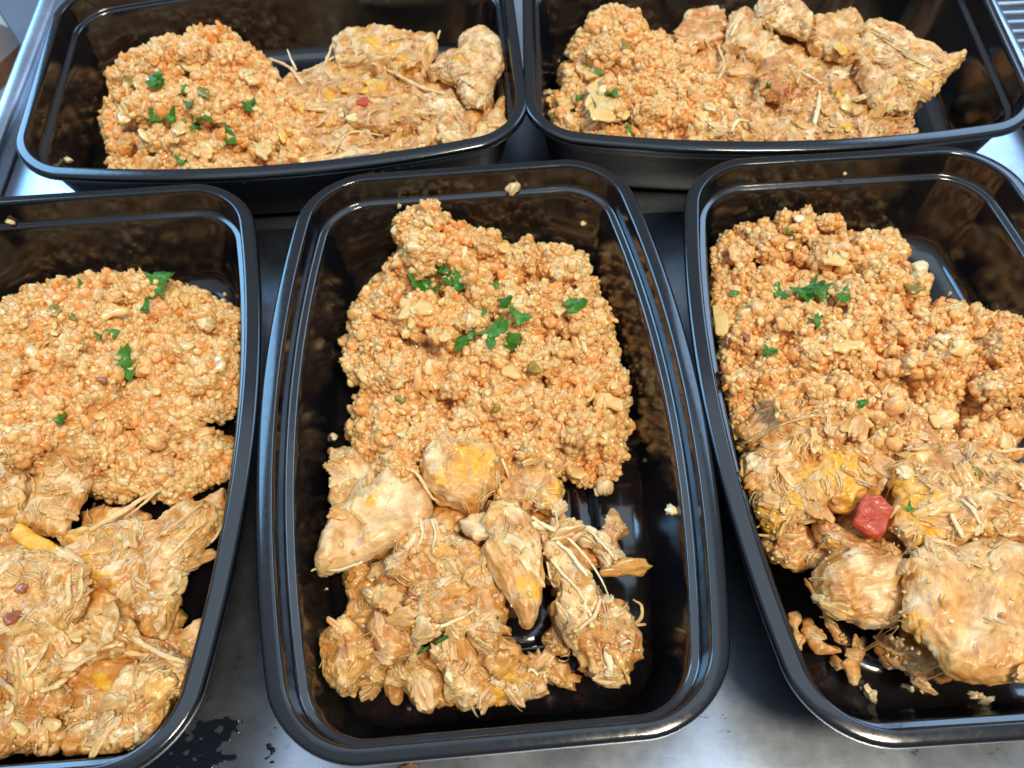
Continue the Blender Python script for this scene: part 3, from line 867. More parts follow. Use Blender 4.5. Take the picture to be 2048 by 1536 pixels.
def chicken_fill(n, polys, label, n_shred=170, n_crumb=1100, seed=0, root=None, bare=()):
    """small shreds (parts) and spice crumbs (stuff) lying over the big pieces"""
    polys = [np.array(p, float) for p in polys]
    allp = np.concatenate(polys); lo, hi = allp.min(0), allp.max(0)
    lo = np.maximum(lo, [-60, -40]); hi = np.minimum(hi, [2110, 1580])
    pts = []
    while len(pts) < n_shred + n_crumb:
        c = rng.uniform(lo, hi, (400, 2)); k = np.zeros(len(c), bool)
        for p in polys: k |= inside(p, c)
        for p in bare: k &= ~(inside(np.array(p, float), c) & (rng.random(len(c)) < .93))
        pts += c[k].tolist()
    base = np.array(root.location); root['label'] = label
    for i in range(n_shred):
        p = surf(*pts[i])
        if p[2] < FLOOR[n] + .003: continue
        me = SHREDS[rng.integers(8)] if rng.random() < .14 else SHREDS[8 + rng.integers(len(SHREDS) - 8)]
        e = .0012
        gx = (hsoft(p[0] + e, p[1]) - hsoft(p[0] - e, p[1])) / (2 * e); gy = (hsoft(p[0], p[1] + e) - hsoft(p[0], p[1] - e)) / (2 * e)
        nv = Vector((-np.clip(gx, -1.2, 1.2), -np.clip(gy, -1.2, 1.2), 1)).normalized()
        rot = nv.to_track_quat('Z', 'X').to_matrix().to_4x4() @ Matrix.Rotation(rng.uniform(0, 6.28), 4, 'Z') @ Matrix.Rotation(rng.normal(0, .25), 4, 'Y')
        s = float(np.clip(rng.lognormal(-.15, .35), .45, 1.7))
        q = wall_clear(n, (p - np.array(nv) * .0004 * s)[None], .003)[0]
        o = bpy.data.objects.new('shred', me); COL.objects.link(o); o.parent = root
        o.matrix_local = Matrix.Translation((q - base).tolist()) @ rot @ Matrix.Diagonal((s * rng.uniform(.8, 1.4), s, s, 1))
    # hair-fine torn fibres lying in small combs
    fv, ff, fc, fo = [], [], [], 0
    for i in range(75):
        a0, b0 = pts[rng.integers(len(pts))]; p = surf(a0, b0)
        if p[2] < FLOOR[n] + .004: continue
        th = rng.uniform(0, 6.28); Lf = rng.uniform(.003, .008)
        for j in range(rng.integers(2, 5)):
            t2 = th + rng.normal(0, .15); st = p[:2] + rng.normal(0, .0008, 2); path = []
            for t in np.linspace(0, 1, 5):
                x = st[0] + math.cos(t2 + .5 * t) * Lf * t; y = st[1] + math.sin(t2 + .5 * t) * Lf * t
                path.append((x, y, hsoft(x, y) + .0001 + .0007 * math.sin(t * 3.14)))
            if min(q_[2] for q_ in path) < p[2] - .004: continue
            V, Q, T, uv = tube(path, .00022, .00010, 5, .8, i * 5 + j)
            tri = np.vstack([Q[:, [0, 1, 2]], Q[:, [0, 2, 3]], np.array(T)])
            fv.append(V); ff.append(tri + fo); fo += len(V)
            c = np.zeros((len(V), 3)); c[:, 1] = rng.uniform(.0, .6); c[:, 0] = rng.uniform(0, .4); fc.append(c)
    V = np.concatenate(fv)
    link('torn_fibres', mesh_np('torn_fibres', V - base, np.concatenate(ff), col=np.concatenate(fc), uv=V), CHK, root, kind='stuff')
    sv, sf, sc, off = [], [], [], 0
    # crumbs come in drifts
    mask = vnoise(np.array([[a / 60, b / 60, n_shred] for a, b in pts[n_shred:]]), seed)
    for (a, b), mk in zip(pts[n_shred:], mask):
        if mk < -.1: continue
        p = surf(a, b)
        if p[2] < FLOOR[n] + .002: continue
        s = float(np.clip(rng.lognormal(-7.4, .45), .0003, .0014))
        gv = I1[0] * np.array([1, .8, .6]) * (1 + .4 * vnoise(I1[0] * 1.3 + a))[:, None]
        sv.append((gv * s) @ rotm().T + p + [0, 0, s * .2]); sf.append(I1[1] + off); off += len(gv)
        c = np.zeros((len(gv), 3)); c[:, 0] = rng.uniform(0, .7); c[:, 1] = rng.uniform(0, .4); sc.append(c)
    if sv:
        V = np.concatenate(sv)
        me = mesh_np('crumbs', V - base, np.concatenate(sf), col=np.concatenate(sc), uv=V)
        link('crumbs', me, CHK, root, kind='stuff')
    return root, base

def strand(root, path, r0, r1, pale=.5, spice=0., name='shred_strand', flat=.75, seed=0, mat=None, z=None):
    """path: (px, py, height above surface or absolute z if negative)"""
    P = []
    for a, b, h in path:
        P.append(ray(a, b, h) if h < 0 else surf(a, b) + np.array([0, 0, h]))
    V, Q, T, uv = tube(P, r0 * .8, r1 * .8, 8, flat, seed)
    col = np.zeros((len(V), 3)); col[:, 0] = spice; col[:, 1] = pale
    base = np.array(root.location)
    me = mesh_qt(name, V - base, Q, T, col, uv)
    return link(name, me, mat or CHK, root)

# ------------------------------------------------------------------ leaves
def leaf_mesh(size, seed, lobes=5):
    r = np.random.default_rng(seed)
    nth = 72; rings = 7
    th = np.linspace(0, 2 * math.pi, nth, endpoint=False)
    rad = .55 + .38 * np.abs(np.cos(th * lobes / 2 + r.uniform(0, 3))) ** .7 + .10 * np.abs(np.cos(th * lobes * 1.5 + r.uniform(0, 3))) + .12 * r.normal(size=nth).cumsum() / 12
    rad = rad * (1 - .55 * np.exp(-((th - math.pi) / .35) ** 2))
    asp = r.uniform(.5, .85)
    P = [np.zeros(3)]
    for k in range(1, rings + 1):
        t = k / rings
        for a, q in zip(th, rad):
            x = q * t * math.cos(a) * size; y = q * t * math.sin(a) * size * asp
            P.append(np.array([x, y, 0]))
    P = np.array(P)
    cr = r.uniform(.5, 1.1) / size
    cr *= 2.3
    z = cr * P[:, 0] ** 2 * .45 - cr * P[:, 1] ** 2 * r.uniform(.2, .7) + .12 * size * vnoise(P / size * 2.5 + seed, seed)
    z -= .07 * size * np.exp(-np.abs(P[:, 1]) / (.08 * size))
    P[:, 2] = z
    F = [(0, 1 + i, 1 + (i + 1) % nth) for i in range(nth)]
    for k in range(rings - 1):
        o1 = 1 + k * nth; o2 = o1 + nth
        F += [(o1 + i, o2 + i, o2 + (i + 1) % nth, o1 + (i + 1) % nth) for i in range(nth)]
    n = len(P); low = P.copy(); low[:, 2] -= .00012
    F2 = [tuple(x + n for x in f[::-1]) for f in F]
    o1 = 1 + (rings - 1) * nth
    F3 = [(o1 + i, n + o1 + i, n + o1 + (i + 1) % nth, o1 + (i + 1) % nth) for i in range(nth)]
    me = bpy.data.meshes.new('cilantro_leaf'); me.from_pydata(np.vstack([P, low]).tolist(), [], F + F2 + F3); me.update()
    me.polygons.foreach_set('use_smooth', np.ones(len(me.polygons), bool)); me.materials.append(LEAF)
    return me
def leaf(px, py, spx, label, seed, lobes=5, group=None, tilt=None, lift=.0013):
    p = surf(px, py + spx * .15); sz = spx * np.linalg.norm(p - CAM) / FPX * .62
    o = bpy.data.objects.new('cilantro_leaf', leaf_mesh(sz, seed, lobes)); COL.objects.link(o)
    o.location = p + np.array([0, 0, lift + sz * .12])
    r = np.random.default_rng(seed + 1)
    o.rotation_euler = (r.normal(.2, .18), r.normal(0, .18), r.uniform(0, 6.28)) if tilt is None else tilt
    tag(o, label, 'cilantro leaf', group)
    return o
def bit(px, py, spx, mat, label, name='rice_crumb', cat='crumb', group=None, cont=None, z=None, seed=0, shape=(1, .8, .6)):
    if z is not None: p = ray(px, py, z)
    elif cont:
        d = Vector((ray(px, py, -.02) - CAM).tolist()).normalized(); h = BVH[cont].ray_cast(Vector(CAM.tolist()), d)
        if h[0] is None: p = surf(px, py)
        else:
            p = np.array(h[0]); nn = np.array(h[1]); nn = nn * np.sign(nn @ (CAM - p)); p = p + nn * (spx * .2 / 6000)
    else: p = surf(px, py)
    s = spx * np.linalg.norm(p - CAM) / FPX * .38
    V = I3[0] * (1 + .7 * fbm(I3[0] * 1.6 + px, 3, seed))[:, None]; d1, _, _ = worley(V * 2.3 + py, seed); V = V * (1 + .7 * (.5 - d1))[:, None]
    V = (V * np.array(shape) * s) @ rotm().T
    col = np.zeros((len(V), 3)); col[:, 0] = .2; col[:, 1] = .4
    me = mesh_np(name, V, I3[1], col=col, uv=V)
    o = link(name, me, mat); o.location = p
    tag(o, label, cat, group)
    return o
def veg(root, n, px, py, spx, mat, name, seed, asp=.7, thick=.0012, rot=None, top=.001):
    """cooked vegetable piece lying in the heap, a part of it"""
    r = np.random.default_rng(seed)
    p = surf(px, py); a0 = r.uniform(0, 6.28) if rot is None else rot
    k = 9; t = np.sort(r.uniform(0, 1, k) * .6 + np.arange(k)) / k * 6.283
    rr = spx * .5 * (1 + .22 * r.normal(size=k))
    X = rr * np.cos(t); Y = rr * np.sin(t) * asp
    pts = [(px + x * math.cos(a0) - y * math.sin(a0), py + x * math.sin(a0) + y * math.cos(a0)) for x, y in zip(X, Y)]
    q = chunk(n, pts, p[2] + .0003, top=top, bot=thick, rag=.25, w=.0012, lump=.35, fibre=.08, crumb=0, res=.0005, mat_fine=False, seed=seed, slope=(r.normal(0, 2.5), r.normal(3, 2.5)), name=name)
    if q is None: return
    me, base = q
    o = link(name, me, mat, root); o.location = base - np.array(root.location)
    return o
def pile(n, cxy, poly, ctrl, seed):
    p = ray(*cxy, -.03); root = thing('shredded_chicken', (p[0], p[1], FLOOR[n]), '', 'shredded chicken', 'heaps of shredded chicken')
    bed(n, poly, ctrl, root, seed); return root


# ------------------------------------------------------------------ cauliflower rice heaps
RC = {}
RC['C'] = rice('C', [(795, 440), (850, 400), (880, 408), (920, 460), (985, 470), (1000, 480), (1080, 490), (1150, 505), (1180, 540), (1192, 590), (1220, 630), (1222, 680), (1252, 760), (1250, 850), (1238, 930), (1218, 978), (1170, 972), (1120, 950), (1000, 990), (850, 990), (760, 960), (706, 900), (700, 850), (728, 770), (700, 750), (693, 700), (708, 620), (750, 560), (800, 520), (800, 480)],
    [(850, 430, -.013), (900, 520, -.015), (1100, 530, -.017), (950, 700, -.014), (740, 680, -.023), (1200, 700, -.023), (950, 850, -.021), (1200, 900, -.031), (735, 850, -.029), (1180, 965, -.037), (850, 960, -.024)],
    'orange cauliflower rice heap in the middle front container, topped with two cilantro clusters', 11)
RC['L'] = rice('L', [(-60, 650), (0, 620), (60, 580), (130, 570), (200, 560), (270, 555), (330, 575), (390, 590), (440, 610), (478, 625), (478, 700), (476, 790), (455, 835), (405, 845), (400, 868), (468, 885), (450, 950), (400, 972), (360, 1004), (300, 985), (240, 1000), (150, 960), (80, 930), (0, 930), (-60, 900)],
    [(200, 580, -.023), (400, 620, -.024), (200, 700, -.015), (400, 750, -.020), (60, 720, -.015), (100, 850, -.015), (420, 930, -.029), (280, 950, -.027)],
    'cauliflower rice heap in the front left container, bright cilantro sprig on its far edge', 22)
RC['R'] = rice('R', [(1425, 480), (1480, 460), (1540, 440), (1590, 425), (1670, 430), (1700, 470), (1760, 455), (1798, 480), (1800, 530), (1850, 545), (1850, 585), (1830, 605), (1930, 605), (1990, 640), (2048, 640), (2110, 700), (2080, 800), (2030, 850), (2010, 930), (1900, 950), (1750, 920), (1600, 900), (1480, 900), (1442, 830), (1430, 700), (1417, 620), (1430, 560)],
    [(1450, 500, -.018), (1600, 450, -.013), (1780, 480, -.017), (1600, 650, -.014), (1850, 700, -.016), (2000, 680, -.021), (1960, 880, -.028), (1450, 750, -.019), (1700, 850, -.017)],
    'cauliflower rice heap in the front right container, with a shiny onion dome at its back', 33, nb=250)
RC['A'] = rice('A', [(230, 150), (260, 115), (330, 90), (400, 62), (460, 68), (510, 110), (540, 140), (560, 180), (620, 225), (620, 360), (540, 375), (235, 375), (226, 280), (204, 240), (230, 200)],
    [(260, 140, -.024), (420, 80, -.016), (520, 150, -.021), (350, 220, -.016), (240, 330, -.032), (500, 320, -.020)],
    'cauliflower rice heap in the back left container, scattered with chopped cilantro', 44, rmax=38, nb=170)
RC['B'] = rice('B', [(1110, 200), (1140, 110), (1180, 35), (1230, 22), (1280, 32), (1292, 75), (1330, 75), (1370, 100), (1410, 150), (1480, 200), (1480, 300), (1125, 300), (1105, 240)],
    [(1200, 40, -.014), (1350, 90, -.018), (1300, 180, -.015), (1130, 200, -.028), (1250, 270, -.019)],
    'cauliflower rice heap in the back right container, large onion chunk on its left', 55, rmax=36, nb=140)

# ------------------------------------------------------------------ chicken, middle front container
zc = lambda p: Z(600, 860, 2.649, p)
croot = pile('C', (950, 1200), zc([(190, 330), (560, 250), (1000, 330), (1380, 260), (1380, 480), (1560, 560), (1620, 700), (1600, 900), (1740, 960), (1780, 1200), (1600, 1300), (1480, 1220), (1400, 960), (1310, 760), (1200, 900), (1080, 1020), (1130, 1150), (1290, 1300), (1260, 1400), (700, 1440), (540, 1380), (200, 1350), (160, 1150), (260, 950), (260, 760), (180, 600)]), [(700, 960, -.026), (850, 1200, -.025), (1150, 1000, -.027), (1150, 1120, -.027), (720, 1300, -.032), (950, 1390, -.034), (1230, 1280, -.032), (690, 1370, -.036)], 71)
CP = []
def c(pts, z, label, **kw):
    p = zc(pts); CP.append(p); return piece('C', p, z, label, **kw)
c([(230, 760), (440, 700), (520, 900), (400, 1000), (250, 1000)], -.031, 'shadowed chicken shreds between the smooth slab and the round ball, middle front container', top=.003, fib=60, seed=1)
c([(1200, 1180), (1330, 1190), (1420, 1230), (1470, 1390), (1400, 1360), (1300, 1340), (1230, 1290)], -.036, 'small ragged chicken scrap with a pointed tail at the near wall, middle front container', top=.003, fib=-60, seed=2, lump=1.2)
c([(1320, 920), (1390, 950), (1440, 1100), (1430, 1210), (1340, 1190), (1280, 1130), (1330, 1020)], -.031, 'brown narrow chicken piece right of the dark gap, middle front container', top=.003, fib=-80, seed=3, spice=.4)
c([(500, 1260), (610, 1200), (720, 1260), (770, 1360), (740, 1430), (700, 1510), (620, 1470), (540, 1380)], -.030, 'reddish tan chicken chunk right of the round ball, near wall of the middle container', top=.005, fib=-45, seed=4, w=.006)
c([(700, 1150), (840, 1080), (980, 1100), (1100, 1180), (1190, 1270), (1280, 1300), (1330, 1400), (1230, 1430), (1110, 1450), (960, 1480), (860, 1480), (780, 1460), (760, 1330)], -.029, 'wide lumpy chicken mass along the near wall of the middle container', top=.005, lump=1.8, fib=30, seed=5, w=.007, crumb=.9, cheese=[(1010, 1360, 26)])
c([(430, 1330), (500, 1260), (540, 1380), (530, 1500), (470, 1420)], -.037, 'thin brown chicken flap hanging behind the round ball of the middle container', top=.002, fib=-70, seed=6, spice=.3)
c([(310, 1310), (400, 1290), (440, 1380), (390, 1430), (320, 1400)], -.038, 'small pink chicken nub under the round ball of the middle container', top=.003, seed=7, w=.003)
c([(360, 1060), (400, 970), (520, 960), (620, 1060), (640, 1160), (520, 1250), (420, 1250)], -.023, 'glossy folded chicken chunk between the round ball and the long shred, middle container', top=.005, fib=-35, seed=8, fibre=.5)
c([(100, 1130), (200, 1030), (320, 1040), (400, 1130), (440, 1270), (400, 1320), (310, 1330), (290, 1420), (200, 1410), (120, 1310), (95, 1220)], -.025, 'round greyish tan chicken ball in the near left corner of the middle container', top=.011, bot=.014, w=.011, lump=.9, fib=20, seed=9, res=.0004, crumb=.7)
c([(450, 1000), (500, 1080), (560, 1200), (480, 1230), (430, 1120)], -.028, 'dark strip of chicken right beside the round ball, middle container', top=.002, seed=10, fib=-60)
c([(1440, 1000), (1560, 880), (1650, 895), (1740, 940), (1800, 1060), (1815, 1200), (1740, 1270), (1700, 1360), (1580, 1340), (1540, 1330), (1490, 1270), (1430, 1100)], -.026, 'ragged brown chicken mass in the near right corner of the middle container', top=.006, lump=2.0, fib=-50, seed=11, w=.006, spice=.3, crumb=1.0)
c([(1600, 520), (1650, 410), (1700, 470), (1730, 550), (1670, 590), (1690, 640), (1630, 650), (1580, 600)], -.028, 'small forked chicken scrap standing farthest right in the middle container', top=.003, w=.002, fib=70, seed=12, spice=.3)
c([(1430, 480), (1540, 520), (1620, 580), (1700, 660), (1770, 710), (1740, 770), (1670, 740), (1620, 760), (1600, 700), (1540, 620), (1450, 570)], -.023, 'pale curved lobe of chicken strands reaching right over bare floor, middle container', top=.003, fib=-42, seed=13, fibre=.9, pale=.45, w=.003)
c([(140, 105), (250, 90), (380, 190), (430, 250), (380, 340), (300, 400), (190, 440), (150, 380), (170, 300)], -.022, 'wedge of chicken at the left edge between rice and smooth slab, middle container', top=.004, fib=-50, seed=14, fibre=.5)
c([(540, 590), (640, 480), (760, 500), (800, 560), (900, 600), (1000, 650), (1060, 800), (1100, 900), (1090, 1000), (980, 1060), (850, 1080), (700, 1080), (620, 1000), (560, 900), (640, 800), (520, 700), (440, 700), (480, 640)], -.020, 'central jumbled mass of shredded chicken in the middle container', top=.004, lump=2.4, fib=-60, seed=15, w=.006, crumb=1.0, fibre=.5)
c([(860, 1040), (930, 960), (1040, 1000), (1140, 1050), (1130, 1100), (1060, 1090), (1060, 1240), (1000, 1190), (960, 1100), (900, 1110)], -.018, 'ragged forked chicken shreds left of the dark gap, middle container', top=.003, fib=-60, seed=16, w=.003, lump=1.2)
c([(690, 1140), (760, 1100), (830, 1130), (810, 1250), (830, 1370), (760, 1330), (770, 1260), (700, 1210)], -.022, 'bent ribbon of chicken hanging down at the centre of the middle container', top=.003, fib=-80, seed=17, w=.003)
c([(1110, 180), (1180, 120), (1270, 140), (1310, 230), (1370, 250), (1400, 370), (1410, 470), (1300, 450), (1150, 400), (1020, 400), (1030, 330), (1090, 250)], -.021, 'crumbly chicken chunk under the rice edge at the right, middle container', top=.005, fib=-70, seed=18, crumb=1.1, w=.005, cheese=[(1118, 975, 14)])
c([(640, 150), (720, 70), (850, 50), (960, 60), (1050, 120), (1090, 220), (1070, 300), (1010, 350), (940, 450), (830, 420), (720, 380), (670, 300), (640, 230)], -.017, 'chunky chicken piece with melted orange patch at top centre of the middle container', top=.007, w=.008, lump=1.5, crumb=1.0, fib=-20, seed=19, cheese=[(955, 925, 26), (930, 905, 16), (880, 965, 9)])
c([(400, 270), (470, 205), (600, 230), (690, 330), (700, 440), (640, 520), (560, 590), (450, 650), (330, 710), (200, 760), (110, 785), (80, 740), (90, 680), (120, 560), (180, 450), (270, 370)], -.017, 'large smooth pale chicken slab at the left of the middle container', top=.007, w=.010, lump=.55, fib=32, fibre=.22, crumb=.05, seed=20, pale=.35, res=.0004, rag=.35, cheese=[(742, 1002, 10)])
c([(440, 680), (540, 680), (640, 760), (640, 850), (560, 830), (470, 770)], -.015, 'short rounded chicken nugget just below the smooth slab, middle container', top=.004, fib=-40, seed=21, w=.004)
c([(580, 560), (660, 470), (720, 480), (800, 600), (730, 640), (640, 640), (560, 680), (520, 640)], -.015, 'fan of fine chicken fibres beside the smooth slab, middle container', top=.003, fib=70, fibre=1.0, seed=22, pale=.3, w=.003)
c([(840, 470), (990, 430), (1050, 520), (1040, 600), (920, 590), (870, 540)], -.016, 'pale crumbly chicken bit left of the pointed piece, middle container', top=.003, seed=23, crumb=1.2, pale=.3, w=.004)
c([(320, 840), (420, 830), (520, 900), (640, 1010), (720, 1060), (700, 1130), (600, 1070), (480, 970), (370, 900)], -.016, 'long pale shred of chicken lying diagonally above the round ball, middle container', top=.004, fib=-38, seed=24, w=.003, pale=.2, fibre=.5)
c([(1010, 400), (1100, 360), (1160, 400), (1240, 480), (1280, 600), (1290, 720), (1290, 860), (1250, 980), (1210, 1080), (1130, 950), (1060, 830), (1000, 720), (960, 640), (1000, 560), (950, 500)], -.013, 'pointed chicken piece with orange tip aimed at the viewer, middle container', top=.005, fib=-70, seed=25, w=.006, lump=.7, fibre=.35, rag=.3, crumb=.15, res=.0004, cheese=[(1050, 1165, 12), (1070, 1180, 14)])
c([(1240, 520), (1330, 560), (1420, 640), (1530, 760), (1590, 880), (1590, 960), (1500, 1060), (1450, 1110), (1400, 1000), (1370, 860), (1330, 740), (1280, 640)], -.017, 'long fibrous chicken bundle running down the right side of the middle container', top=.005, fib=-52, fibre=1.0, seed=26, w=.005, pale=.3, crumb=.3)
c([(1330, 480), (1430, 460), (1460, 540), (1400, 600), (1340, 560)], -.014, 'small crumbly yellow chicken bit on top of the white strands, middle container', top=.003, crumb=1.1, seed=27, w=.003, cheese=[(1130, 1050, 12)])

chicken_fill('C', CP, 'loose shreds and crumbs of chicken over the pieces in the middle front container', 190, 650, 5, croot, [zc([(400, 270), (470, 205), (600, 230), (690, 330), (700, 440), (640, 520), (560, 590), (450, 650), (330, 710), (200, 760), (110, 785), (80, 740), (90, 680), (120, 560), (180, 450), (270, 370)]), zc([(960, 640), (1290, 640), (1290, 860), (1210, 1080), (1060, 830)]), zc([(640, 150), (850, 50), (1090, 220), (940, 400), (720, 380)])])
def cs(path, r0, r1, **kw): return strand(croot, [(*zc([(a, b)])[0], h) for a, b, h in path], r0, r1, **kw)
cs([(60, 748, -.015), (90, 735, -.0145), (200, 742, -.012), (330, 700, -.010)], .0004, .0006, pale=.5, seed=1)
cs([(1230, 470, .0012), (1330, 535, .002), (1420, 590, .0025), (1530, 690, -.013), (1600, 800, -.014), (1640, 892, -.017)], .0008, .0003, pale=.9, seed=2)
cs([(1360, 600, .001), (1430, 660, .0015), (1490, 740, .0015), (1540, 800, .001)], .0009, .0005, pale=1., seed=3)
cs([(1240, 440, .001), (1290, 410, .002), (1350, 440, .002), (1360, 480, .001)], .0008, .0004, pale=1., seed=4)
cs([(1235, 500, .001), (1260, 520, .001), (1320, 530, .001)], .0011, .0006, pale=1., seed=5)
cs([(1450, 500, .0005), (1540, 545, .0008), (1620, 630, .001), (1680, 700, .0005)], .0006, .0005, pale=.8, seed=6)
cs([(1460, 540, .0005), (1540, 580, .0005), (1600, 660, .0008), (1640, 720, .0005)], .0005, .0003, pale=.7, seed=7)
cs([(1330, 690, .001), (1400, 780, .0015), (1470, 850, .0012), (1500, 900, .0005)], .0006, .0003, pale=.7, seed=8)
cs([(1310, 700, -.014), (1330, 790, -.015), (1350, 830, -.016), (1370, 780, -.014), (1350, 720, -.013)], .0005, .0004, pale=.5, seed=9)
cs([(1590, 900, .001), (1560, 990, .001), (1480, 1060, .001), (1450, 1110, .0005)], .0007, .0004, pale=.4, seed=10)
cs([(1620, 1150, .0006), (1640, 1240, .001), (1650, 1310, .0005)], .0011, .0009, pale=1., seed=11)
cs([(1700, 1140, .0006), (1740, 1120, .0006), (1755, 1130, .0006)], .0006, .0003, pale=.9, seed=12)
cs([(1765, 900, -.030), (1810, 930, -.029), (1810, 990, -.030), (1780, 1030, -.032), (1830, 1030, -.033)], .0005, .0007, pale=.3, spice=.2, seed=13)
cs([(1070, 160, .001), (1090, 210, .0015), (1110, 260, .0008)], .0007, .0004, pale=.8, seed=14)
cs([(590, 210, .0006), (640, 260, .001), (690, 350, .0008), (740, 390, .0005)], .0008, .0004, pale=.4, seed=15)
cs([(290, 360, .0005), (270, 420, .0007), (310, 470, .0007), (340, 500, .0005)], .0006, .0004, pale=.1, spice=.3, seed=16)
cs([(1260, 1300, .0006), (1230, 1270, .0008), (1210, 1280, .0006)], .0006, .0005, pale=.9, seed=17)
cs([(700, 1060, .0006), (860, 1000, .001), (920, 960, .0008)], .0007, .0005, pale=.5, seed=18)
cs([(640, 480, .001), (650, 560, .0014), (620, 640, .001)], .0006, .0004, pale=.6, seed=19)
cs([(700, 480, .001), (720, 560, .0014), (700, 640, .001)], .0005, .0004, pale=.6, seed=20)
for q, (a, b, s_, mt, nm, rr) in enumerate([(1545, 1020, 34, ONION, 'onion_piece', 1.4), (835, 520, 26, ONION, 'onion_piece', 1.5), (1080, 1290, 60, CHEESE, 'yellow_pepper_piece', .5), (1210, 870, 26, CHEESE, 'yellow_pepper_piece', 1.2), (940, 600, 20, BEAN, 'tomato_skin', 0), (590, 880, 30, BEAN, 'tomato_skin', .4)]):
    x, y = zc([(a, b)])[0]; veg(croot, 'C', x, y, s_, mt, nm, 200 + q, .55, .0008, rr)

# ------------------------------------------------------------------ chicken, front left container
zl = lambda p: Z(0, 900, 2.415, p)
lroot = pile('L', (150, 1300), zl([(-150, -40), (400, 80), (300, 440), (600, 420), (1000, 300), (1000, 420), (850, 640), (830, 850), (960, 900), (930, 1080), (800, 1300), (560, 1440), (-150, 1460)]), [(60, 950, -.025), (300, 1120, -.024), (100, 1150, -.019), (150, 1350, -.024), (300, 1450, -.028), (400, 1050, -.026)], 72)
LP = []
def l(pts, z, label, **kw):
    p = zl(pts); LP.append(p); return piece('L', p, z, label, **kw)
IN = ', front left container'
l([(380, 300), (520, 270), (600, 270), (740, 320), (700, 380), (520, 420), (420, 420)], -.030, 'small shadowed chicken piece in the gap below the rice' + IN, top=.003, seed=30)
l([(820, 920), (900, 860), (990, 800), (1010, 870), (960, 1000), (900, 1010)], -.023, 'smooth chicken wedge against the right wall' + IN, top=.003, fib=40, seed=31, w=.004, lump=.5)
l([(-140, 1000), (60, 1050), (160, 1180), (230, 1290), (330, 1370), (200, 1440), (100, 1460), (-140, 1480)], -.022, 'brown loops of chicken shreds in the near left corner' + IN, top=.005, lump=2.2, fib=60, seed=32, spice=.3, fibre=.9)
l([(240, 1150), (380, 1060), (540, 1160), (560, 1300), (460, 1380), (340, 1390), (240, 1340)], -.027, 'low shadowed chicken mass at the near end' + IN, top=.003, lump=1.6, seed=33, cheese=[(120, 1400, 18)])
l([(960, 250), (1090, 180), (1110, 330), (1070, 420), (990, 420)], -.024, 'crumbly chicken and rice clump at the right wall' + IN, top=.004, crumb=1.1, seed=34)
l([(-160, -40), (80, 30), (160, 160), (150, 300), (0, 380), (-160, 380)], -.018, 'chicken chunk at the left edge of the picture below the rice' + IN, top=.005, lump=1.4, seed=35, fib=-20)
l([(237, -75), (330, -60), (435, 17), (454, 142), (400, 260), (340, 350), (326, 440), (230, 420), (150, 380), (20, 390), (-40, 350), (120, 300), (170, 200), (220, 110)], -.016, 'broad curved strip of chicken hanging over the rice edge' + IN, top=.004, fib=65, seed=36, w=.005, lump=1.1, fibre=.6, crumb=.3)
l([(300, 440), (380, 400), (500, 370), (640, 350), (780, 345), (880, 270), (1000, 240), (1060, 300), (1030, 420), (920, 560), (880, 650), (840, 800), (800, 920), (700, 880), (640, 760), (560, 700), (450, 660), (380, 560)], -.018, 'large fibrous chicken piece pulled towards the right wall' + IN, top=.006, fib=32, fibre=.8, seed=37, w=.007, crumb=.6, res=.0004, cheese=[(190, 1095, 26), (215, 1078, 12), (205, 1165, 16)])
l([(620, 900), (760, 920), (900, 1000), (960, 1060), (900, 1130), (780, 1080), (660, 1000)], -.018, 'narrow brown chicken strip pointing at the right wall' + IN, top=.003, fib=-25, seed=38, spice=.3, fibre=.7, w=.003)
l([(100, 880), (280, 860), (500, 800), (660, 850), (680, 960), (520, 990), (420, 1030), (300, 1120), (200, 1200), (90, 1170), (60, 1000)], -.016, 'layered chicken shreds in the middle of the pile' + IN, top=.005, fib=28, fibre=1.2, lump=1.6, seed=39, crumb=.4)
l([(640, 1050), (740, 1030), (880, 1060), (930, 1110), (850, 1230), (760, 1380), (660, 1440), (500, 1480), (440, 1410), (520, 1250), (570, 1140)], -.018, 'thick ragged chicken piece in the near right corner' + IN, top=.006, fib=65, fibre=.7, lump=2.0, seed=40, w=.006, crumb=.8, res=.0004)
l([(-140, 500), (150, 490), (330, 520), (430, 560), (420, 650), (430, 740), (350, 860), (220, 890), (100, 900), (-140, 850)], -.011, 'topmost chicken slab at the left edge of the picture' + IN, top=.006, fib=60, fibre=.5, lump=1.3, seed=41, w=.008, crumb=.6, pale=.15, res=.0004)
chicken_fill('L', LP, 'loose shreds and crumbs of chicken over the pieces in the front left container', 180, 600, 6, lroot)
def ls(path, r0, r1, **kw): return strand(lroot, [(*zl([(a, b)])[0], h) for a, b, h in path], r0, r1, **kw)
ls([(440, 390, .001), (520, 340, -.014), (620, 280, -.014), (700, 230, -.015), (770, 195, -.017)], .0011, .0008, pale=.3, seed=31)
ls([(600, 330, -.016), (680, 270, -.015), (760, 200, -.016)], .0005, .0005, pale=.3, seed=32)
ls([(820, 520, .0008), (900, 440, .001), (960, 380, .001), (1060, 320, -.019)], .0006, .0006, pale=.3, seed=33)
ls([(900, 540, .0008), (960, 490, -.018), (1040, 420, -.018), (1085, 340, -.019)], .0005, .0006, pale=.5, seed=34)
ls([(700, 470, .0008), (800, 400, .001), (900, 330, .001), (980, 260, .0008)], .0005, .0005, pale=.1, seed=35)
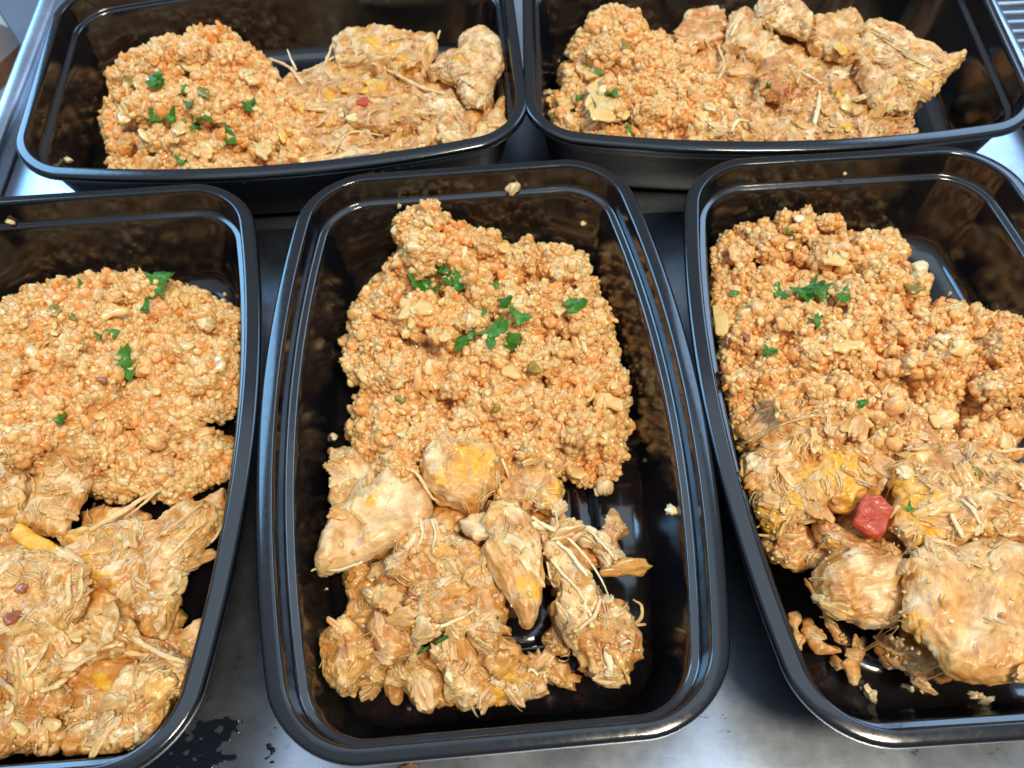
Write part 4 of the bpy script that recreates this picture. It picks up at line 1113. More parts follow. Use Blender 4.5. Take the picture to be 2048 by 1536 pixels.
for k, (x0, y0, x1, y1) in enumerate([(330, 900, 520, 820), (410, 960, 600, 930), (300, 1060, 470, 990), (200, 1160, 370, 1080), (420, 990, 560, 880), (120, 1100, 260, 900), (380, 730, 400, 570), (330, 760, 340, 600), (0, 1110, 120, 1190), (20, 1240, 110, 1190), (30, 1280, 90, 1200), (640, 910, 900, 1030), (580, 960, 720, 990)]):
    ls([(x0, y0, .0006), ((x0 * 2 + x1) / 3 + 8, (y0 * 2 + y1) / 3 + 14, .0012), ((x0 + 2 * x1) / 3, (y0 + 2 * y1) / 3 + 12, .0012), (x1, y1, .0006)], .0011, .0007, pale=.25 + .05 * (k % 4), spice=.1 * (k % 3), seed=40 + k, flat=.5)
ls([(310, 1370, -.024), (400, 1340, -.022), (500, 1310, -.021), (540, 1290, -.02)], .0012, .0011, pale=.7, seed=60)
for q, (a, b, s_, mt, nm, rr, asp) in enumerate([(185, 445, 115, CHEESE, 'yellow_pepper_piece', .5, .38), (740, 700, 40, ONION, 'onion_piece', -.3, .5), (490, 1110, 78, CHEESE, 'pale_pepper_strip', .65, .42), (255, 1325, 44, ONION, 'onion_piece', .4, .7), (115, 665, 46, BEAN, 'tomato_skin', -.3, .5), (60, 810, 60, BEAN, 'tomato_skin', -.3, .4), (600, 430, 40, ONION, 'onion_piece', 1.2, .5), (90, 1340, 50, ONION, 'onion_piece', .5, .5)]):
    x, y = zl([(a, b)])[0]; veg(lroot, 'L', x, y, s_, mt, nm, 230 + q, asp, .001, rr)

# ------------------------------------------------------------------ chicken, front right container
zr = lambda p: Z(1360, 800, 2.087, p)
pt_ = zr([(740, 380), (850, 380), (910, 450), (880, 560), (820, 600), (700, 540)])
rroot = pile('R', (1750, 1100), zr([(240, 150), (700, 60), (1060, 120), (1350, 240), (1500, 330), (1500, 1100), (1330, 1170), (1000, 1160), (880, 920), (640, 860), (560, 720), (660, 480), (400, 480), (300, 350)]), [(1550, 900, -.022), (1700, 950, -.026), (1900, 950, -.021), (1750, 1150, -.030), (2000, 1200, -.022), (1900, 1330, -.032)], 73)
RP = []
def r_(pts, z, label, **kw):
    p = zr(pts); RP.append(p); return piece('R', p, z, label, **kw)
IN = ', front right container'
r_([(340, 560), (420, 500), (500, 520), (580, 580), (640, 640), (560, 710), (480, 710), (380, 670), (345, 610)], -.026, 'small chicken shreds at the left wall above the bare floor' + IN, top=.004, seed=60, lump=1.8, crumb=.8, fib=-30)
r_([(450, 888), (482, 878), (512, 900), (500, 940), (524, 1000), (512, 1052), (484, 1034), (466, 960)], -.037, 'thin curled chicken scrap touching the left wall, lowest on the left' + IN, top=.0012, bot=.003, w=.003, seed=170, lump=.7, crumb=.3, rag=.9)
r_([(508, 922), (546, 914), (562, 960), (604, 1018), (650, 1033), (702, 1036), (694, 1064), (620, 1068), (556, 1052), (520, 1000)], -.038, 'bent glossy chicken scrap lying on the bare floor' + IN, top=.0014, bot=.003, w=.003, seed=171, lump=.7, crumb=.3, rag=.9)
r_([(588, 850), (612, 858), (642, 925), (690, 975), (712, 1030), (650, 1022), (612, 955)], -.035, 'pointed upright chicken scrap below the rounded knob' + IN, top=.0016, bot=.004, w=.003, seed=172, lump=.7, crumb=.3, rag=.8)
r_([(745, 985), (784, 985), (766, 1055), (748, 1100), (754, 1150), (735, 1198), (704, 1172), (680, 1124), (648, 1092), (702, 1066)], -.038, 'forked chicken scrap nearest to the near wall on the left' + IN, top=.0016, bot=.003, w=.003, seed=173, lump=.8, crumb=.4, rag=.9)
r_([(810, 980), (900, 990), (990, 960), (1080, 1000), (1110, 1080), (1080, 1140), (1015, 1190), (1005, 1225), (940, 1130), (860, 1100)], -.031, 'rough orange chicken piece under the big slab at the near wall' + IN, top=.005, seed=61, lump=1.8, spice=.3, crumb=.9)
r_([(860, 560), (930, 560), (960, 700), (940, 880), (890, 860), (900, 700)], -.025, 'narrow yellow streaked chicken strip between ball and slab' + IN, top=.002, fib=80, seed=62, cheese=[(1795, 1170, 22)])
r_([(230, 130), (330, 50), (480, 10), (620, 30), (720, 80), (760, 150), (720, 200), (560, 200), (400, 200), (290, 220)], -.015, 'fibrous brown topped chicken piece at the rice edge on the left' + IN, top=.005, fib=38, fibre=1.1, seed=63, spice=.3)
r_([(820, 60), (900, 0), (960, 40), (1060, 130), (1100, 190), (1060, 220), (980, 200), (900, 170)], -.017, 'spice dark ridge of chicken rising into the rice' + IN, top=.004, fib=-55, fibre=.8, seed=64, spice=.5, cheese=[(1825, 860, 10)])
r_([(720, 180), (840, 160), (905, 220), (890, 310), (880, 370), (830, 390), (760, 260)], -.019, 'crumbly light chicken chunk above the tomato' + IN, top=.005, crumb=1.1, seed=65)
r_([(540, 460), (610, 430), (640, 520), (700, 560), (790, 620), (780, 690), (690, 660), (610, 620), (560, 560)], -.019, 'purple tinged chicken shreds left of the tomato' + IN, top=.004, fib=-35, fibre=.9, seed=66, spice=.6)
r_([(545, 720), (620, 640), (740, 610), (850, 590), (910, 640), (935, 720), (935, 900), (880, 955), (760, 955), (640, 900), (550, 840), (540, 760)], -.021, 'big rounded chicken knob with browned front' + IN, top=.009, bot=.015, w=.012, lump=.6, fib=10, seed=67, spice=.15, crumb=.6, res=.0004)
r_([(245, 250), (340, 200), (480, 165), (600, 170), (700, 200), (790, 310), (835, 390), (750, 430), (700, 470), (620, 440), (580, 500), (470, 520), (400, 570), (330, 540), (290, 420), (250, 330)], -.016, 'large glossy chicken chunk with yellow streaks at the left wall' + IN, top=.007, w=.009, lump=1.3, fib=25, fibre=.6, seed=68, crumb=.6, res=.0004, cheese=[(1640, 955, 26), (1680, 920, 22), (1700, 975, 22), (1545, 1035, 26), (1590, 1005, 18), (1665, 860, 14)])
r_([(880, 290), (950, 210), (1080, 200), (1200, 190), (1330, 230), (1500, 330), (1560, 600), (1300, 580), (1170, 610), (1060, 600), (980, 630), (900, 580), (860, 520), (900, 440), (880, 370)], -.014, 'wide cheesy chicken mass right of the tomato' + IN, top=.006, w=.008, lump=1.7, fib=-20, fibre=.4, seed=69, crumb=.9, cheese=[(1800, 970, 22), (1830, 1005, 22), (1850, 1060, 16), (1855, 985, 14)])
r_([(935, 700), (965, 635), (1010, 590), (1080, 600), (1130, 640), (1200, 600), (1320, 570), (1500, 640), (1540, 800), (1500, 1000), (1450, 1175), (1350, 1190), (1250, 1190), (1100, 1150), (1050, 1050), (980, 985), (925, 960), (930, 800)], -.012, 'big smooth pale chicken breast slab at the near right' + IN, top=.006, bot=.02, w=.011, lump=.62, fib=58, fibre=.3, seed=70, pale=.12, crumb=.1, rag=.4, res=.00042, cheese=[(1830, 1235, 12)])
chicken_fill('R', RP, 'loose shreds and crumbs of chicken over the pieces in the front right container', 110, 600, 7, rroot, [zr([(960, 680), (1560, 640), (1560, 1240), (1080, 1240), (940, 970)]), zr([(545, 720), (850, 600), (935, 720), (935, 880), (700, 930)]), pt_])
def rs(path, r0, r1, **kw): return strand(rroot, [(*zr([(a, b)])[0], h) for a, b, h in path], r0, r1, **kw)
rs([(810, 985, -.030), (850, 1020, -.031), (900, 1060, -.032)], .0008, .0012, spice=.3, seed=76)
rs([(985, 1170, -.034), (1000, 1200, -.036), (1015, 1225, -.037)], .0010, .0005, spice=.1, seed=77)
rs([(1020, 585, .0008), (1080, 595, .0012), (1150, 615, .001)], .0010, .0006, spice=.75, seed=78)
rs([(1200, 410, .001), (1215, 430, .001), (1235, 455, .001)], .0009, .0006, spice=.8, seed=79)
rs([(1130, 480, .0008), (1140, 520, .0015), (1180, 580, .0008)], .0009, .0008, pale=.6, seed=80)
rs([(1170, 420, .0008), (1210, 460, .0015), (1250, 520, .0008)], .0007, .0006, pale=.6, seed=81)
rs([(870, 840, -.017), (900, 810, -.016), (910, 775, -.016)], .0006, .0008, pale=.1, seed=82, mat=CHEESE)
rs([(1100, 190, -.014), (1200, 215, -.015), (1330, 215, -.016), (1436, 205, -.018)], .0008, .0009, pale=.4, seed=83)
rs([(860, 500, .0015), (880, 480, .002), (905, 450, .0015)], .0008, .0006, pale=.3, seed=84)
for k in range(14):
    t = k / 13; x0 = 250 + 150 * t; y0 = 170 - 60 * t
    rs([(x0, y0 + 20, .0005), (x0 + 90, y0 - 30, .0009), (x0 + 200, y0 - 75 + 30 * t, .0005)], .0005, .0003, pale=.1 + .3 * (k % 2), spice=.2 * (k % 3), seed=90 + k)
for q, (a, b, s_, mt, nm, rr, asp) in enumerate([(1130, 925, 28, PALE, 'cauliflower_flake', .2, .6), (1235, 300, 36, GREENP, 'green_pepper_piece', .4, .6)]):
    x, y = zr([(a, b)])[0]; veg(rroot, 'R', x, y, s_, mt, nm, 260 + q, asp, .001, rr)
pt = zr([(762, 400), (838, 396), (895, 452), (872, 500), (866, 545), (822, 586), (770, 562), (712, 522), (735, 470)])
piece('R', pt, -.0112, 'bright red square tomato piece in the front right container', 'tomato', 'tomato_piece', TOMATO, top=.0014, bot=.005, w=.0012, rag=.25, lump=.32, fibre=.1, crumb=.45, res=.0003, seed=89, slope=(2, -8))

# ------------------------------------------------------------------ chicken, back left container
za = lambda p: Z(0, 0, 1.932, p)
aroot = pile('A', (800, 230), za([(1090, 320), (1300, 240), (1650, 280), (1850, 300), (1900, 420), (1860, 560), (1700, 640), (1120, 680), (1100, 480)]), [(600, 250, -.026), (800, 200, -.024), (950, 250, -.026), (800, 320, -.026)], 74)
AP = []
def a_(pts, z, label, **kw):
    p = za(pts); AP.append(p); return piece('A', p, z, label, **kw)
IN = ', back left container'
a_([(1100, 300), (1200, 290), (1230, 420), (1150, 450), (1090, 380)], -.024, 'tangled chicken bits beside the rice' + IN, top=.004, lump=1.6, seed=110)
a_([(1150, 400), (1180, 290), (1300, 270), (1500, 300), (1640, 330), (1700, 420), (1700, 560), (1600, 680), (1300, 690), (1110, 680), (1130, 480)], -.024, 'wide base of brown chicken shreds at the near wall' + IN, top=.006, lump=2.2, fib=15, fibre=.8, seed=111, spice=.2, crumb=.9, cheese=[(580, 265, 14), (600, 225, 12), (660, 195, 12)])
a_([(1290, 170), (1350, 140), (1430, 125), (1520, 138), (1680, 150), (1695, 200), (1640, 280), (1520, 300), (1400, 290), (1300, 280)], -.019, 'yellow striped chicken chunk at the back' + IN, top=.006, seed=112, lump=1.2, fibre=.6, fib=80, cheese=[(740, 90, 14), (775, 100, 14), (760, 130, 12), (810, 130, 12), (850, 140, 9)])
a_([(1770, 170), (1880, 125), (1930, 165), (1950, 250), (1910, 340), (1880, 430), (1800, 410), (1760, 340), (1660, 290), (1690, 225), (1780, 215)], -.017, 'browned chicken chunk standing tall at the right end' + IN, top=.007, w=.007, seed=113, lump=1.1, fib=60, pale=.2, spice=.15, cheese=[(915, 130, 8)])
a_([(1640, 370), (1750, 355), (1800, 440), (1815, 550), (1740, 575), (1670, 480)], -.019, 'pale flap of chicken hanging at the right' + IN, top=.003, fib=-70, fibre=.7, seed=114, pale=.3)
a_([(1840, 500), (1900, 440), (1940, 380), (1955, 230), (1962, 400), (1935, 540), (1870, 580), (1830, 560)], -.021, 'thin upright chicken shred beside the right wall' + IN, top=.003, fib=70, fibre=.8, seed=115)
a_([(1330, 400), (1470, 370), (1600, 420), (1640, 500), (1480, 520), (1340, 480)], -.016, 'dark brown chicken strip across the middle' + IN, top=.004, fib=-10, fibre=.9, seed=116, spice=.35)
a_([(1230, 620), (1320, 590), (1450, 580), (1560, 590), (1560, 640), (1400, 690), (1230, 690)], -.012, 'smooth yellowish chicken strip along the near rim' + IN, top=.003, fib=5, fibre=.4, seed=117, pale=.3, lump=.5)
chicken_fill('A', AP, 'loose shreds and crumbs of chicken over the pieces in the back left container', 140, 350, 8, aroot)
def as_(path, r0, r1, **kw): return strand(aroot, [(*za([(a, b)])[0], h) for a, b, h in path], r0, r1, **kw)
as_([(1042, 225, -.019), (1120, 262, -.018), (1160, 310, -.018), (1200, 360, -.018)], .0008, .0012, pale=.3, seed=111)
as_([(1110, 190, -.016), (1125, 230, -.017), (1145, 270, -.018)], .0003, .0006, pale=.8, seed=112)
as_([(1285, 170, -.014), (1260, 240, -.016), (1235, 310, -.018)], .0007, .0010, pale=.3, seed=113)
as_([(1170, 275, -.017), (1220, 260, -.018), (1290, 220, -.016)], .0006, .0008, pale=.3, seed=114)
as_([(1420, 490, .001), (1430, 450, .0015), (1460, 430, .001)], .0006, .0005, pale=.4, seed=115)
as_([(1290, 600, .001), (1330, 540, .0015), (1380, 515, .001), (1480, 530, .001)], .0005, .0005, pale=.4, seed=116)
as_([(1440, 250, .001), (1520, 290, .0015), (1620, 340, .001), (1720, 370, .001)], .0012, .0008, pale=.4, spice=.2, seed=117)
as_([(1690, 150, -.012), (1696, 130, -.010), (1700, 118, -.009)], .0006, .0004, pale=.9, seed=118)
for q, (a, b, s_, mt, nm, rr, asp) in enumerate([(1440, 335, 62, CHEESE, 'yellow_pepper_piece', .05, .55), (1410, 390, 36, TOMATO, 'tomato_piece', .2, .6), (1160, 410, 40, CHEESE, 'yellow_pepper_piece', 1.1, .5), (1090, 520, 36, CHEESE, 'yellow_pepper_piece', 1.4, .5), (1600, 590, 26, TOMATO, 'tomato_piece', .1, .5), (1330, 350, 26, CHEESE, 'yellow_pepper_piece', 0, .5)]):
    x, y = za([(a, b)])[0]; veg(aroot, 'A', x, y, s_, mt, nm, 280 + q, asp, .001, rr)

# ------------------------------------------------------------------ chicken, back right container
zb = lambda p: Z(1020, 0, 1.992, p)
broot = pile('B', (1550, 180), zb([(680, 130), (900, 90), (1200, 100), (1400, 180), (1600, 360), (1580, 560), (760, 600), (740, 300)]), [(1450, 100, -.022), (1600, 120, -.022), (1500, 250, -.026), (1750, 230, -.026)], 75)
BP = []
def b_(pts, z, label, **kw):
    p = zb(pts); BP.append(p); return piece('B', p, z, label, **kw)
IN = ', back right container'
b_([(850, 230), (1000, 220), (1200, 210), (1400, 240), (1560, 330), (1640, 390), (1600, 470), (1610, 580), (1400, 610), (850, 620), (740, 600), (780, 380)], -.023, 'broad jumbled chicken mass at the near wall' + IN, top=.006, lump=2.4, fib=40, fibre=.7, seed=130, crumb=1.1, spice=.2)
b_([(650, 160), (700, 70), (780, 50), (862, 60), (850, 170), (760, 200), (680, 200)], -.018, 'browned crumbly clump next to the rice' + IN, top=.005, crumb=1.3, lump=1.3, seed=131, spice=.4)
b_([(870, 70), (950, 45), (1010, 110), (1100, 200), (1060, 280), (940, 260), (850, 200)], -.016, 'fibrous chicken piece at back centre' + IN, top=.005, fib=60, fibre=1.0, seed=132, pale=.2)
b_([(975, 30), (1040, -5), (1130, 0), (1205, 85), (1190, 160), (1080, 130), (990, 90)], -.010, 'topmost shredded chicken tuft touching the top of the picture' + IN, top=.004, fib=65, fibre=1.1, seed=133, pale=.25)
b_([(1180, 100), (1300, 60), (1345, 50), (1400, 110), (1420, 220), (1320, 260), (1190, 210)], -.015, 'crumbly chicken chunk at the back' + IN, top=.005, lump=1.6, crumb=1.1, seed=134)
b_([(1390, 120), (1470, 85), (1560, 140), (1700, 208), (1740, 235), (1815, 222), (1780, 270), (1720, 345), (1650, 375), (1600, 400), (1500, 330), (1400, 220)], -.012, 'wing shaped chicken piece pointing right over bare floor' + IN, top=.005, fib=-25, fibre=.9, seed=135, w=.006, lump=.7, crumb=.4, res=.0004, cheese=[(1870, 170, 13), (1850, 178, 10)])
b_([(1000, 250), (1100, 230), (1150, 330), (1080, 420), (980, 380)], -.013, 'reddish brown chicken lump in the centre' + IN, top=.004, lump=1.5, crumb=1.1, spice=.5, seed=136)
b_([(1370, 200), (1480, 200), (1600, 330), (1640, 400), (1560, 460), (1440, 440), (1380, 320)], -.014, 'rough grained chicken chunk below the wing shaped piece' + IN, top=.005, crumb=1.2, seed=137)
chicken_fill('B', BP, 'loose shreds and crumbs of chicken over the pieces in the back right container', 170, 450, 9, broot)
def bs(path, r0, r1, **kw): return strand(broot, [(*zb([(a, b)])[0], h) for a, b, h in path], r0, r1, **kw)
bs([(1210, 500, .001), (1225, 430, .0015), (1230, 370, .001)], .0012, .0008, pale=.8, seed=131)
bs([(1110, 270, .001), (1180, 310, .0015), (1240, 340, .001)], .0009, .0007, pale=.7, seed=132)
bs([(880, 530, .001), (910, 490, .0015), (980, 500, .001)], .0010, .0006, pale=.6, seed=133)
bs([(830, 190, .001), (850, 280, .0015), (800, 360, .001)], .0009, .0007, pale=.4, seed=134)
bs([(1740, 235, -.011), (1780, 232, -.010), (1813, 222, -.009)], .0015, .0006, pale=.5, seed=135)
bs([(880, 150, .001), (900, 110, .0015), (920, 80, .001)], .0008, .0006, pale=.9, seed=136)
bs([(790, 500, .001), (850, 530, .0015), (850, 470, .001)], .0008, .0006, pale=.6, seed=137)
for k in range(12):
    x0 = 1440 + 14 * k; y0 = 130 + 10 * k
    bs([(x0, y0, .0005), (x0 + 90, y0 + 45, .0008), (x0 + 150, y0 + 90 - 3 * k, .0004)], .0005, .0003, pale=.3, spice=.12 * (k % 3), seed=150 + k)
for q, (a, b, s_, mt, nm, rr, asp) in enumerate([(1310, 385, 30, CHEESE, 'yellow_pepper_piece', 1.2, .5), (1335, 510, 34, CHEESE, 'yellow_pepper_piece', .1, .6), (1310, 190, 36, CHEESE, 'yellow_pepper_piece', .5, .7), (1100, 370, 30, TOMATO, 'tomato_piece', 1.4, .4), (1350, 420, 34, ONION, 'onion_piece', .3, .8)]):
    x, y = zb([(a, b)])[0]; veg(broot, 'B', x, y, s_, mt, nm, 300 + q, asp, .001, rr)

# ------------------------------------------------------------------ vegetables in the rice
for n, items in {
    'C': [(858, 438, 34, ONION, 'onion_piece', 1.2, .6), (1210, 802, 66, ONION, 'onion_piece', .25, .45), (1068, 735, 34, GREENP, 'green_pepper_piece', 1.0, .7), (1020, 745, 44, ONION, 'onion_piece', .3, .6), (965, 745, 34, ONION, 'onion_piece', 1.8, .5), (845, 618, 48, ONION, 'onion_piece', .1, .7), (800, 795, 34, GREENP, 'green_pepper_piece', .5, .6), (1005, 495, 32, ONION, 'onion_piece', .4, .7), (1170, 690, 40, ONION, 'onion_piece', 1.3, .5), (860, 800, 40, ONION, 'onion_piece', .7, .7), (1200, 880, 40, ONION, 'onion_piece', .3, .6), (990, 820, 20, GREENP, 'green_pepper_piece', .3, .7), (957, 625, 40, ONION, 'onion_piece', .1, .5), (1150, 945, 60, ONION, 'onion_piece', .4, .5), (1225, 640, 26, ONION, 'onion_piece', .4, .4), (755, 690, 36, ONION, 'onion_piece', 1.2, .5)],
    'L': [(215, 622, 70, ONION, 'onion_piece', .1, .5), (428, 732, 54, ONION, 'onion_piece', .2, .75), (112, 618, 34, GREENP, 'green_pepper_piece', .3, .7), (145, 632, 26, GREENP, 'green_pepper_piece', 1.2, .6), (60, 700, 54, ONION, 'onion_piece', .6, .55), (310, 780, 34, ONION, 'onion_piece', .4, .7), (430, 893, 30, PALE, 'cauliflower_flake', .4, .7), (120, 770, 50, ONION, 'onion_piece', .6, .6), (200, 760, 50, BEAN, 'tomato_skin', .1, .3), (370, 600, 36, ONION, 'onion_piece', 1.3, .6), (370, 690, 40, ONION, 'onion_piece', .2, .6)],
    'R': [(1694, 690, 60, ONION, 'onion_piece', .2, .6), (1442, 640, 60, ONION, 'onion_piece', 1.3, .55), (1892, 838, 74, ONION, 'onion_piece', .0, .6), (1828, 565, 52, GREENP, 'green_pepper_piece', 1.3, .7), (1488, 672, 34, BEAN, 'tomato_piece', 1.0, .6), (1670, 520, 50, ONION, 'onion_piece', .1, .5), (1842, 535, 30, PALE, 'cauliflower_flake', .1, .8), (1885, 678, 32, PALE, 'cauliflower_flake', .1, .6), (1925, 695, 56, ONION, 'onion_piece', -.3, .6), (1818, 722, 24, PALE, 'cauliflower_flake', 1.4, .6), (1600, 438, 28, PALE, 'cauliflower_flake', .2, .6), (1655, 630, 34, ONION, 'onion_piece', .5, .6), (1610, 700, 26, GREENP, 'green_pepper_piece', 1.5, .5), (2010, 880, 50, ONION, 'onion_piece', 1.3, .7), (1460, 865, 52, ONION, 'onion_piece', 1.0, .5)],
    'A': [(262, 160, 44, GREENP, 'green_pepper_piece', .1, .45), (410, 185, 36, GREENP, 'green_pepper_piece', .5, .6), (385, 135, 44, ONION, 'onion_piece', .4, .7), (315, 245, 36, ONION, 'onion_piece', .2, .8), (405, 300, 44, ONION, 'onion_piece', .6, .8), (525, 300, 46, ONION, 'onion_piece', 1.1, .6), (500, 155, 36, ONION, 'onion_piece', .8, .7), (555, 295, 34, GREENP, 'green_pepper_piece', .8, .4), (250, 235, 30, ONION, 'onion_piece', 0, .8)],
    'B': [(1205, 195, 70, ONION, 'onion_piece', 1.2, .7), (1175, 145, 50, ONION, 'onion_piece', .2, .6), (1205, 230, 56, ONION, 'onion_piece', .3, .6), (1250, 92, 28, GREENP, 'green_pepper_piece', 1.1, .7), (1130, 205, 40, ONION, 'onion_piece', 1, .8)]}.items():
    for q, (x, y, s_, mt, nm, rr, asp) in enumerate(items):
        veg(RC[n][0], n, x, y, s_, mt, nm, 400 + q + ord(n) * 20, asp, .0014, rr, top=.0010)

for n, poly_ in (('C', [(740, 560), (1160, 540), (1230, 880), (720, 880)]), ('L', [(0, 640), (440, 640), (430, 930), (40, 880)]), ('R', [(1440, 500), (1700, 480), (2000, 700), (1960, 860), (1450, 820)]), ('A', [(250, 130), (480, 100), (570, 320), (240, 310)]), ('B', [(1150, 120), (1280, 60), (1420, 170), (1430, 260), (1130, 260)])):
    P_ = np.array(poly_, float); c_ = rng.uniform(P_.min(0), P_.max(0), (200, 2)); c_ = c_[inside(P_, c_)][:18 if n in 'CLR' else 9]
    for q, (x, y) in enumerate(c_):
        veg(RC[n][0], n, x, y, rng.uniform(18, 36), ONION, 'onion_piece', 700 + q + ord(n) * 30, rng.uniform(.45, .8), .0012, None, top=.0007)
# ------------------------------------------------------------------ cilantro
LV = [
 (862, 572, 56, 'large bright cilantro leaf, left one of the upper cluster on the middle container rice', 5), (918, 568, 50, 'curled bright cilantro leaf, right one of the upper cluster on the middle container rice', 5), (882, 542, 34, 'narrow cilantro leaf at the top of the upper cluster on the middle container rice', 3),
 (896, 556, 26, 'small pale backed cilantro leaf in the heart of the upper cluster, middle container', 3),
 (1150, 610, 36, 'single cilantro leaf at the right side of the rice in the middle container', 3), (1043, 630, 38, 'dark pointed cilantro leaf, upper right of the lower cluster on the middle container rice', 5), (992, 652, 52, 'wide dark cilantro leaf in the centre of the lower cluster on the middle container rice', 5),
 (1020, 680, 44, 'dark ruffled cilantro leaf at the bottom right of the lower cluster, middle container', 5), (932, 672, 30, 'narrow dark cilantro leaf left of the lower cluster, middle container', 3), (925, 695, 28, 'small dark cilantro leaf lowest left of the lower cluster, middle container', 3), (983, 688, 24, 'light green cilantro bit under the lower cluster, middle container', 3),
 (1010, 603, 22, 'tiny light cilantro fleck between the two clusters, middle container', 3), (991, 568, 18, 'tiny cilantro fleck right of the upper cluster, middle container', 3), (968, 628, 14, 'tiny dark cilantro fleck above the lower cluster, middle container', 3),
 (322, 562, 58, 'bright feathery cilantro sprig on the far edge of the rice, front left container', 5), (352, 548, 50, 'bright cilantro leaf right of the feathery sprig, front left container', 5), (294, 618, 22, 'small green cilantro bit below the sprig, front left container', 3), (231, 668, 22, 'small slanted cilantro bit left of the rice centre, front left container', 3), (204, 672, 14, 'tiny cilantro fleck, front left container', 3),
 (246, 715, 36, 'dark cilantro leaf at the rice centre, upper half of a pair, front left container', 5), (258, 742, 40, 'bluish cilantro leaf at the rice centre, lower half of a pair, front left container', 5), (126, 835, 24, 'small cilantro bit above the chicken, front left container', 3), (166, 570, 14, 'tiny cilantro fleck on the far crest of the rice, front left container', 3),
 (1612, 577, 48, 'bright cilantro leaf, left half of the pair on the front right rice', 5), (1640, 582, 44, 'bright cilantro leaf, right half of the pair on the front right rice', 5), (1681, 592, 28, 'small triangular cilantro leaf right of the pair, front right container', 3), (1560, 586, 34, 'thin feathery cilantro leaf left of the pair, front right container', 3), (1629, 640, 22, 'small dark cilantro bit below the pair, front right container', 3), (1534, 703, 22, 'thin olive cilantro bit at left of the front right rice', 3), (1580, 462, 16, 'tiny cilantro fleck near the back crest, front right container', 3), (1468, 588, 18, 'tiny cilantro fleck near the left wall, front right container', 3), (1720, 808, 14, 'tiny cilantro fleck above the chicken, front right container', 3),
 (1818, 1016, 14, 'tiny dark cilantro fleck on the yellow chicken, front right container', 3),
 (313, 165, 40, 'glossy triangular cilantro leaf near the left end, back left container', 3), (315, 232, 44, 'light cilantro leaf at lower left of the rice, back left container', 5), (343, 235, 30, 'dark cilantro bit right of the light leaf, back left container', 3), (372, 190, 30, 'half buried cilantro leaf, back left container', 3), (385, 248, 50, 'ruffled cilantro leaf at the centre of the rice, back left container', 5), (412, 235, 34, 'dark cilantro leaf right of the ruffled one, back left container', 3), (500, 210, 28, 'small flat cilantro leaf at the right of the rice, back left container', 3), (460, 284, 34, 'tall cilantro bit near the rim, back left container', 3), (380, 208, 24, 'small cilantro piece under the half buried leaf, back left container', 3), (366, 325, 20, 'small dark cilantro bit by the near rim, back left container', 3),
 (1200, 148, 26, 'small bright cilantro leaf, upper one in the back right container', 3), (1222, 187, 30, 'curved cilantro leaf, lower one in the back right container', 3), (1263, 263, 26, 'cilantro bit by the near rim, back right container', 3), (1156, 196, 14, 'tiny cilantro fleck at the left, back right container', 3), (1535, 175, 16, 'tiny cilantro fleck on the chicken, back right container', 3)]
for k, (x, y, s_, lb, lo_) in enumerate(LV):
    leaf(x, y, s_ * (1.2 if y > 380 else .9), lb, 500 + k, lo_, 'chopped cilantro leaves')
zc_ = zc([(755, 1115), (655, 1172)])
for (x, y), lb in zip(zc_, ('small dark cilantro stem on the chicken, upper of two, middle container', 'small green cilantro stem on the chicken, lower of two, middle container')):
    p = surf(x, y); V, Q, T, uv = tube([p + [-.002, -.001, .001], p + [0, 0, .0016], p + [.0022, .0012, .001]], .0006, .0005, 8, .8, 3)
    o = link('cilantro_sprig', mesh_qt('cilantro_sprig', V - p, Q, T, np.zeros((len(V), 3)), uv), LEAF); o.location = p; tag(o, lb, 'cilantro stem', 'chopped cilantro leaves')

# ------------------------------------------------------------------ stray crumbs
bit(1752, 492, 92, ONION, 'large glossy onion dome at the back of the front right rice heap', 'onion_piece', 'onion', z=-.018, seed=77, shape=(1, .8, .62))
bit(1026, 372, 42, PALE, 'largest stray cauliflower crumb, on the far rim of the middle container', cont='C', seed=1)
bit(1168, 446, 18, PALE, 'small pale crumb stuck on the far inner wall of the middle container', cont='C', seed=2)
bit(798, 411, 14, PALE, 'tiny pale crumb at the far left inner wall of the middle container', cont='C', seed=3)
bit(665, 875, 20, PALE, 'small pale crumb on the left inner wall of the middle container', cont='C', seed=4)
bit(1351, 1021, 34, PALE, 'pale cauliflower crumb on the right inner wall of the middle container', cont='C', seed=5)
bit(556, 1300, 13, PALE, 'tiny crumb on the left rim of the middle container', cont='C', seed=6)
bit(1245, 917, 10, PALE, 'tiny crumb at the right end of the rice in the middle container', cont='C', seed=7)
bit(651, 1152, 8, PALE, 'tiny white speck by the smooth slab, upper of two, middle container', cont='C', seed=8)
bit(652, 1178, 8, PALE, 'tiny white speck by the smooth slab, lower of two, middle container', cont='C', seed=9)
bit(1692, 318, 28, PALE, 'pale crumb on the far rim of the front right container', cont='R', seed=10)
bit(1689, 346, 10, PALE, 'tiny crumb just below the larger one on the far rim, front right container', cont='R', seed=11)
bit(22, 442, 20, PALE, 'pale crumb on the far rim of the front left container', cont='L', seed=12)
bit(133, 321, 22, PALE, 'pale crumb in the near left corner of the back left container', cont='A', seed=13)
zz = zr([(792, 1238), (948, 1200), (1228, 1242), (1280, 1262), (755, 1205)])
for (x, y), s_, lb in zip(zz, (44, 24, 32, 28, 14), ('long pale flake on the glossy floor, leftmost at the near wall, front right container', 'round pale grain under the orange chicken piece, front right container', 'oval pale grain under the big slab, front right container', 'faint pale grain right of the oval one, front right container', 'tiny pale grain above the long flake, front right container')):
    bit(x, y, s_, PALE, lb, cont='R', seed=int(x), shape=(1.2, .6, .5))
bit(1096, 185, 22, RICE, 'small rice grain in the narrow gap left of the back right heap', cont='B', seed=20)
bit(1030, 1030, 10, PALE, 'tiny grain in the dark gap', cont='C', seed=21) if False else None
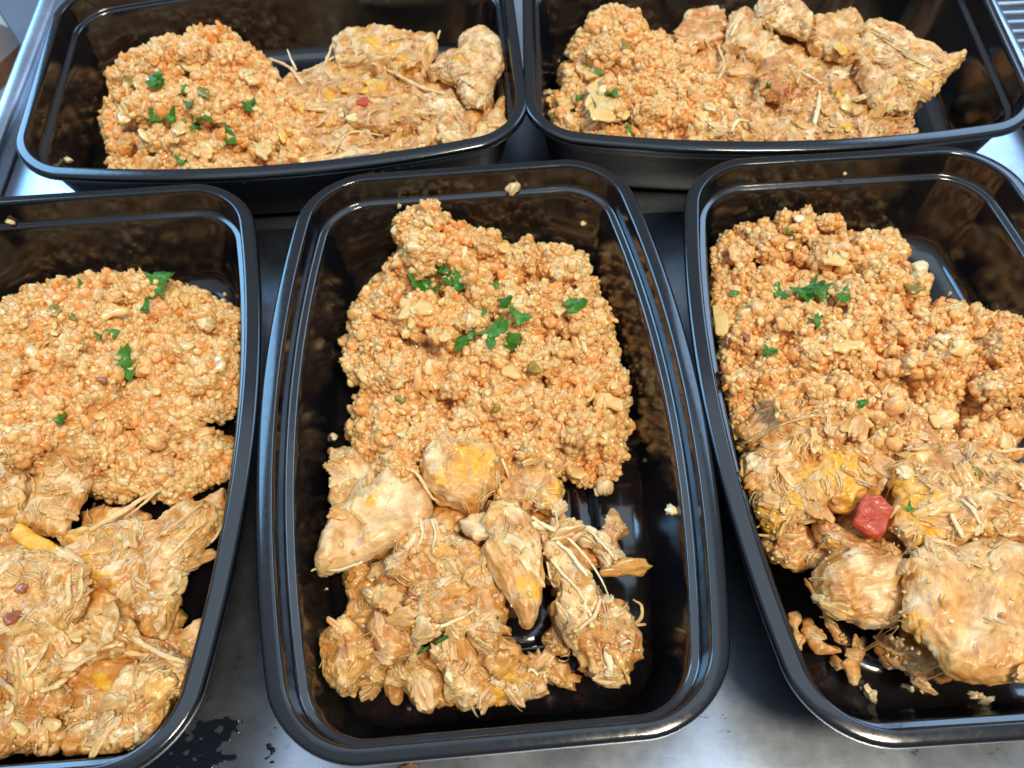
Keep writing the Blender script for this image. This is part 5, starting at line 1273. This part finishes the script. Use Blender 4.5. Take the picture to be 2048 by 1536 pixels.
bit(815, 1533, 42, mw, 'reddish brown crumb on the counter at the bottom edge of the picture', z=ZC + .001, seed=22, shape=(1.2, .6, .3))

# ------------------------------------------------------------------ wet patch on the counter, greasy film on the floor of the front right container
def film(name, px, z, thr, seed, mat, label, cat, sc=420, res=.00035, h=.0003):
    px = np.array(px, float); Wp = np.array([ray(a, b, z)[:2] for a, b in px]); lo, hi = Wp.min(0), Wp.max(0)
    nx = int((hi[0] - lo[0]) / res); ny = int((hi[1] - lo[1]) / res)
    gx, gy = np.meshgrid(lo[0] + np.arange(nx) * res, lo[1] + np.arange(ny) * res, indexing='ij'); G = np.column_stack([gx.ravel(), gy.ravel()])
    d, _ = sdist(Wp, G); d = np.where(inside(Wp, G), d, -d)
    v = fbm(np.column_stack([G * [sc * .8, sc * 1.1], G[:, :1] * 0]), 4, seed) + np.clip(d / .006, -1, .9) * .55 - thr
    I = (v > 0).reshape(nx, ny); q = I[:-1, :-1] & I[1:, :-1] & I[1:, 1:] & I[:-1, 1:]
    qi, qj = np.where(q); F = np.stack([qi * ny + qj, (qi + 1) * ny + qj, (qi + 1) * ny + qj + 1, qi * ny + qj + 1], 1)
    used = np.unique(F); re = -np.ones(nx * ny, int); re[used] = np.arange(len(used))
    V = np.column_stack([G[used], z + h * np.clip(v[used] * 5, 0.1, 1)])
    me = mesh_np(name, V, re[F]); o = link(name, me, mat); o['kind'] = 'stuff'; o['label'] = label; return o
mwet, ntw2, pw2 = newmat('dark_wet_film')
pw2.inputs['Base Color'].default_value = (0.010, 0.013, 0.022, 1); pw2.inputs['Roughness'].default_value = 0.06; pw2.inputs['IOR'].default_value = 1.35
film('wet_patch', [(340, 1440), (450, 1430), (500, 1460), (470, 1500), (450, 1560), (250, 1600), (280, 1500)], ZC + .0002, .10, 3, mwet, 'dark wet smear on the counter below the left container', 'smear')
film('wet_spots', [(525, 1450), (575, 1455), (580, 1500), (545, 1545), (505, 1540)], ZC + .0002, .42, 9, mwet, 'small dark wet specks on the counter left of the middle container', 'smear', sc=700)

n_tri = sum(len(o.data.loop_triangles) or sum(len(p.vertices) - 2 for p in o.data.polygons) for o in {ob.data.name: ob for ob in SC.objects if ob.type == 'MESH'}.values())
print('unique triangles', n_tri, 'objects', len(SC.objects))
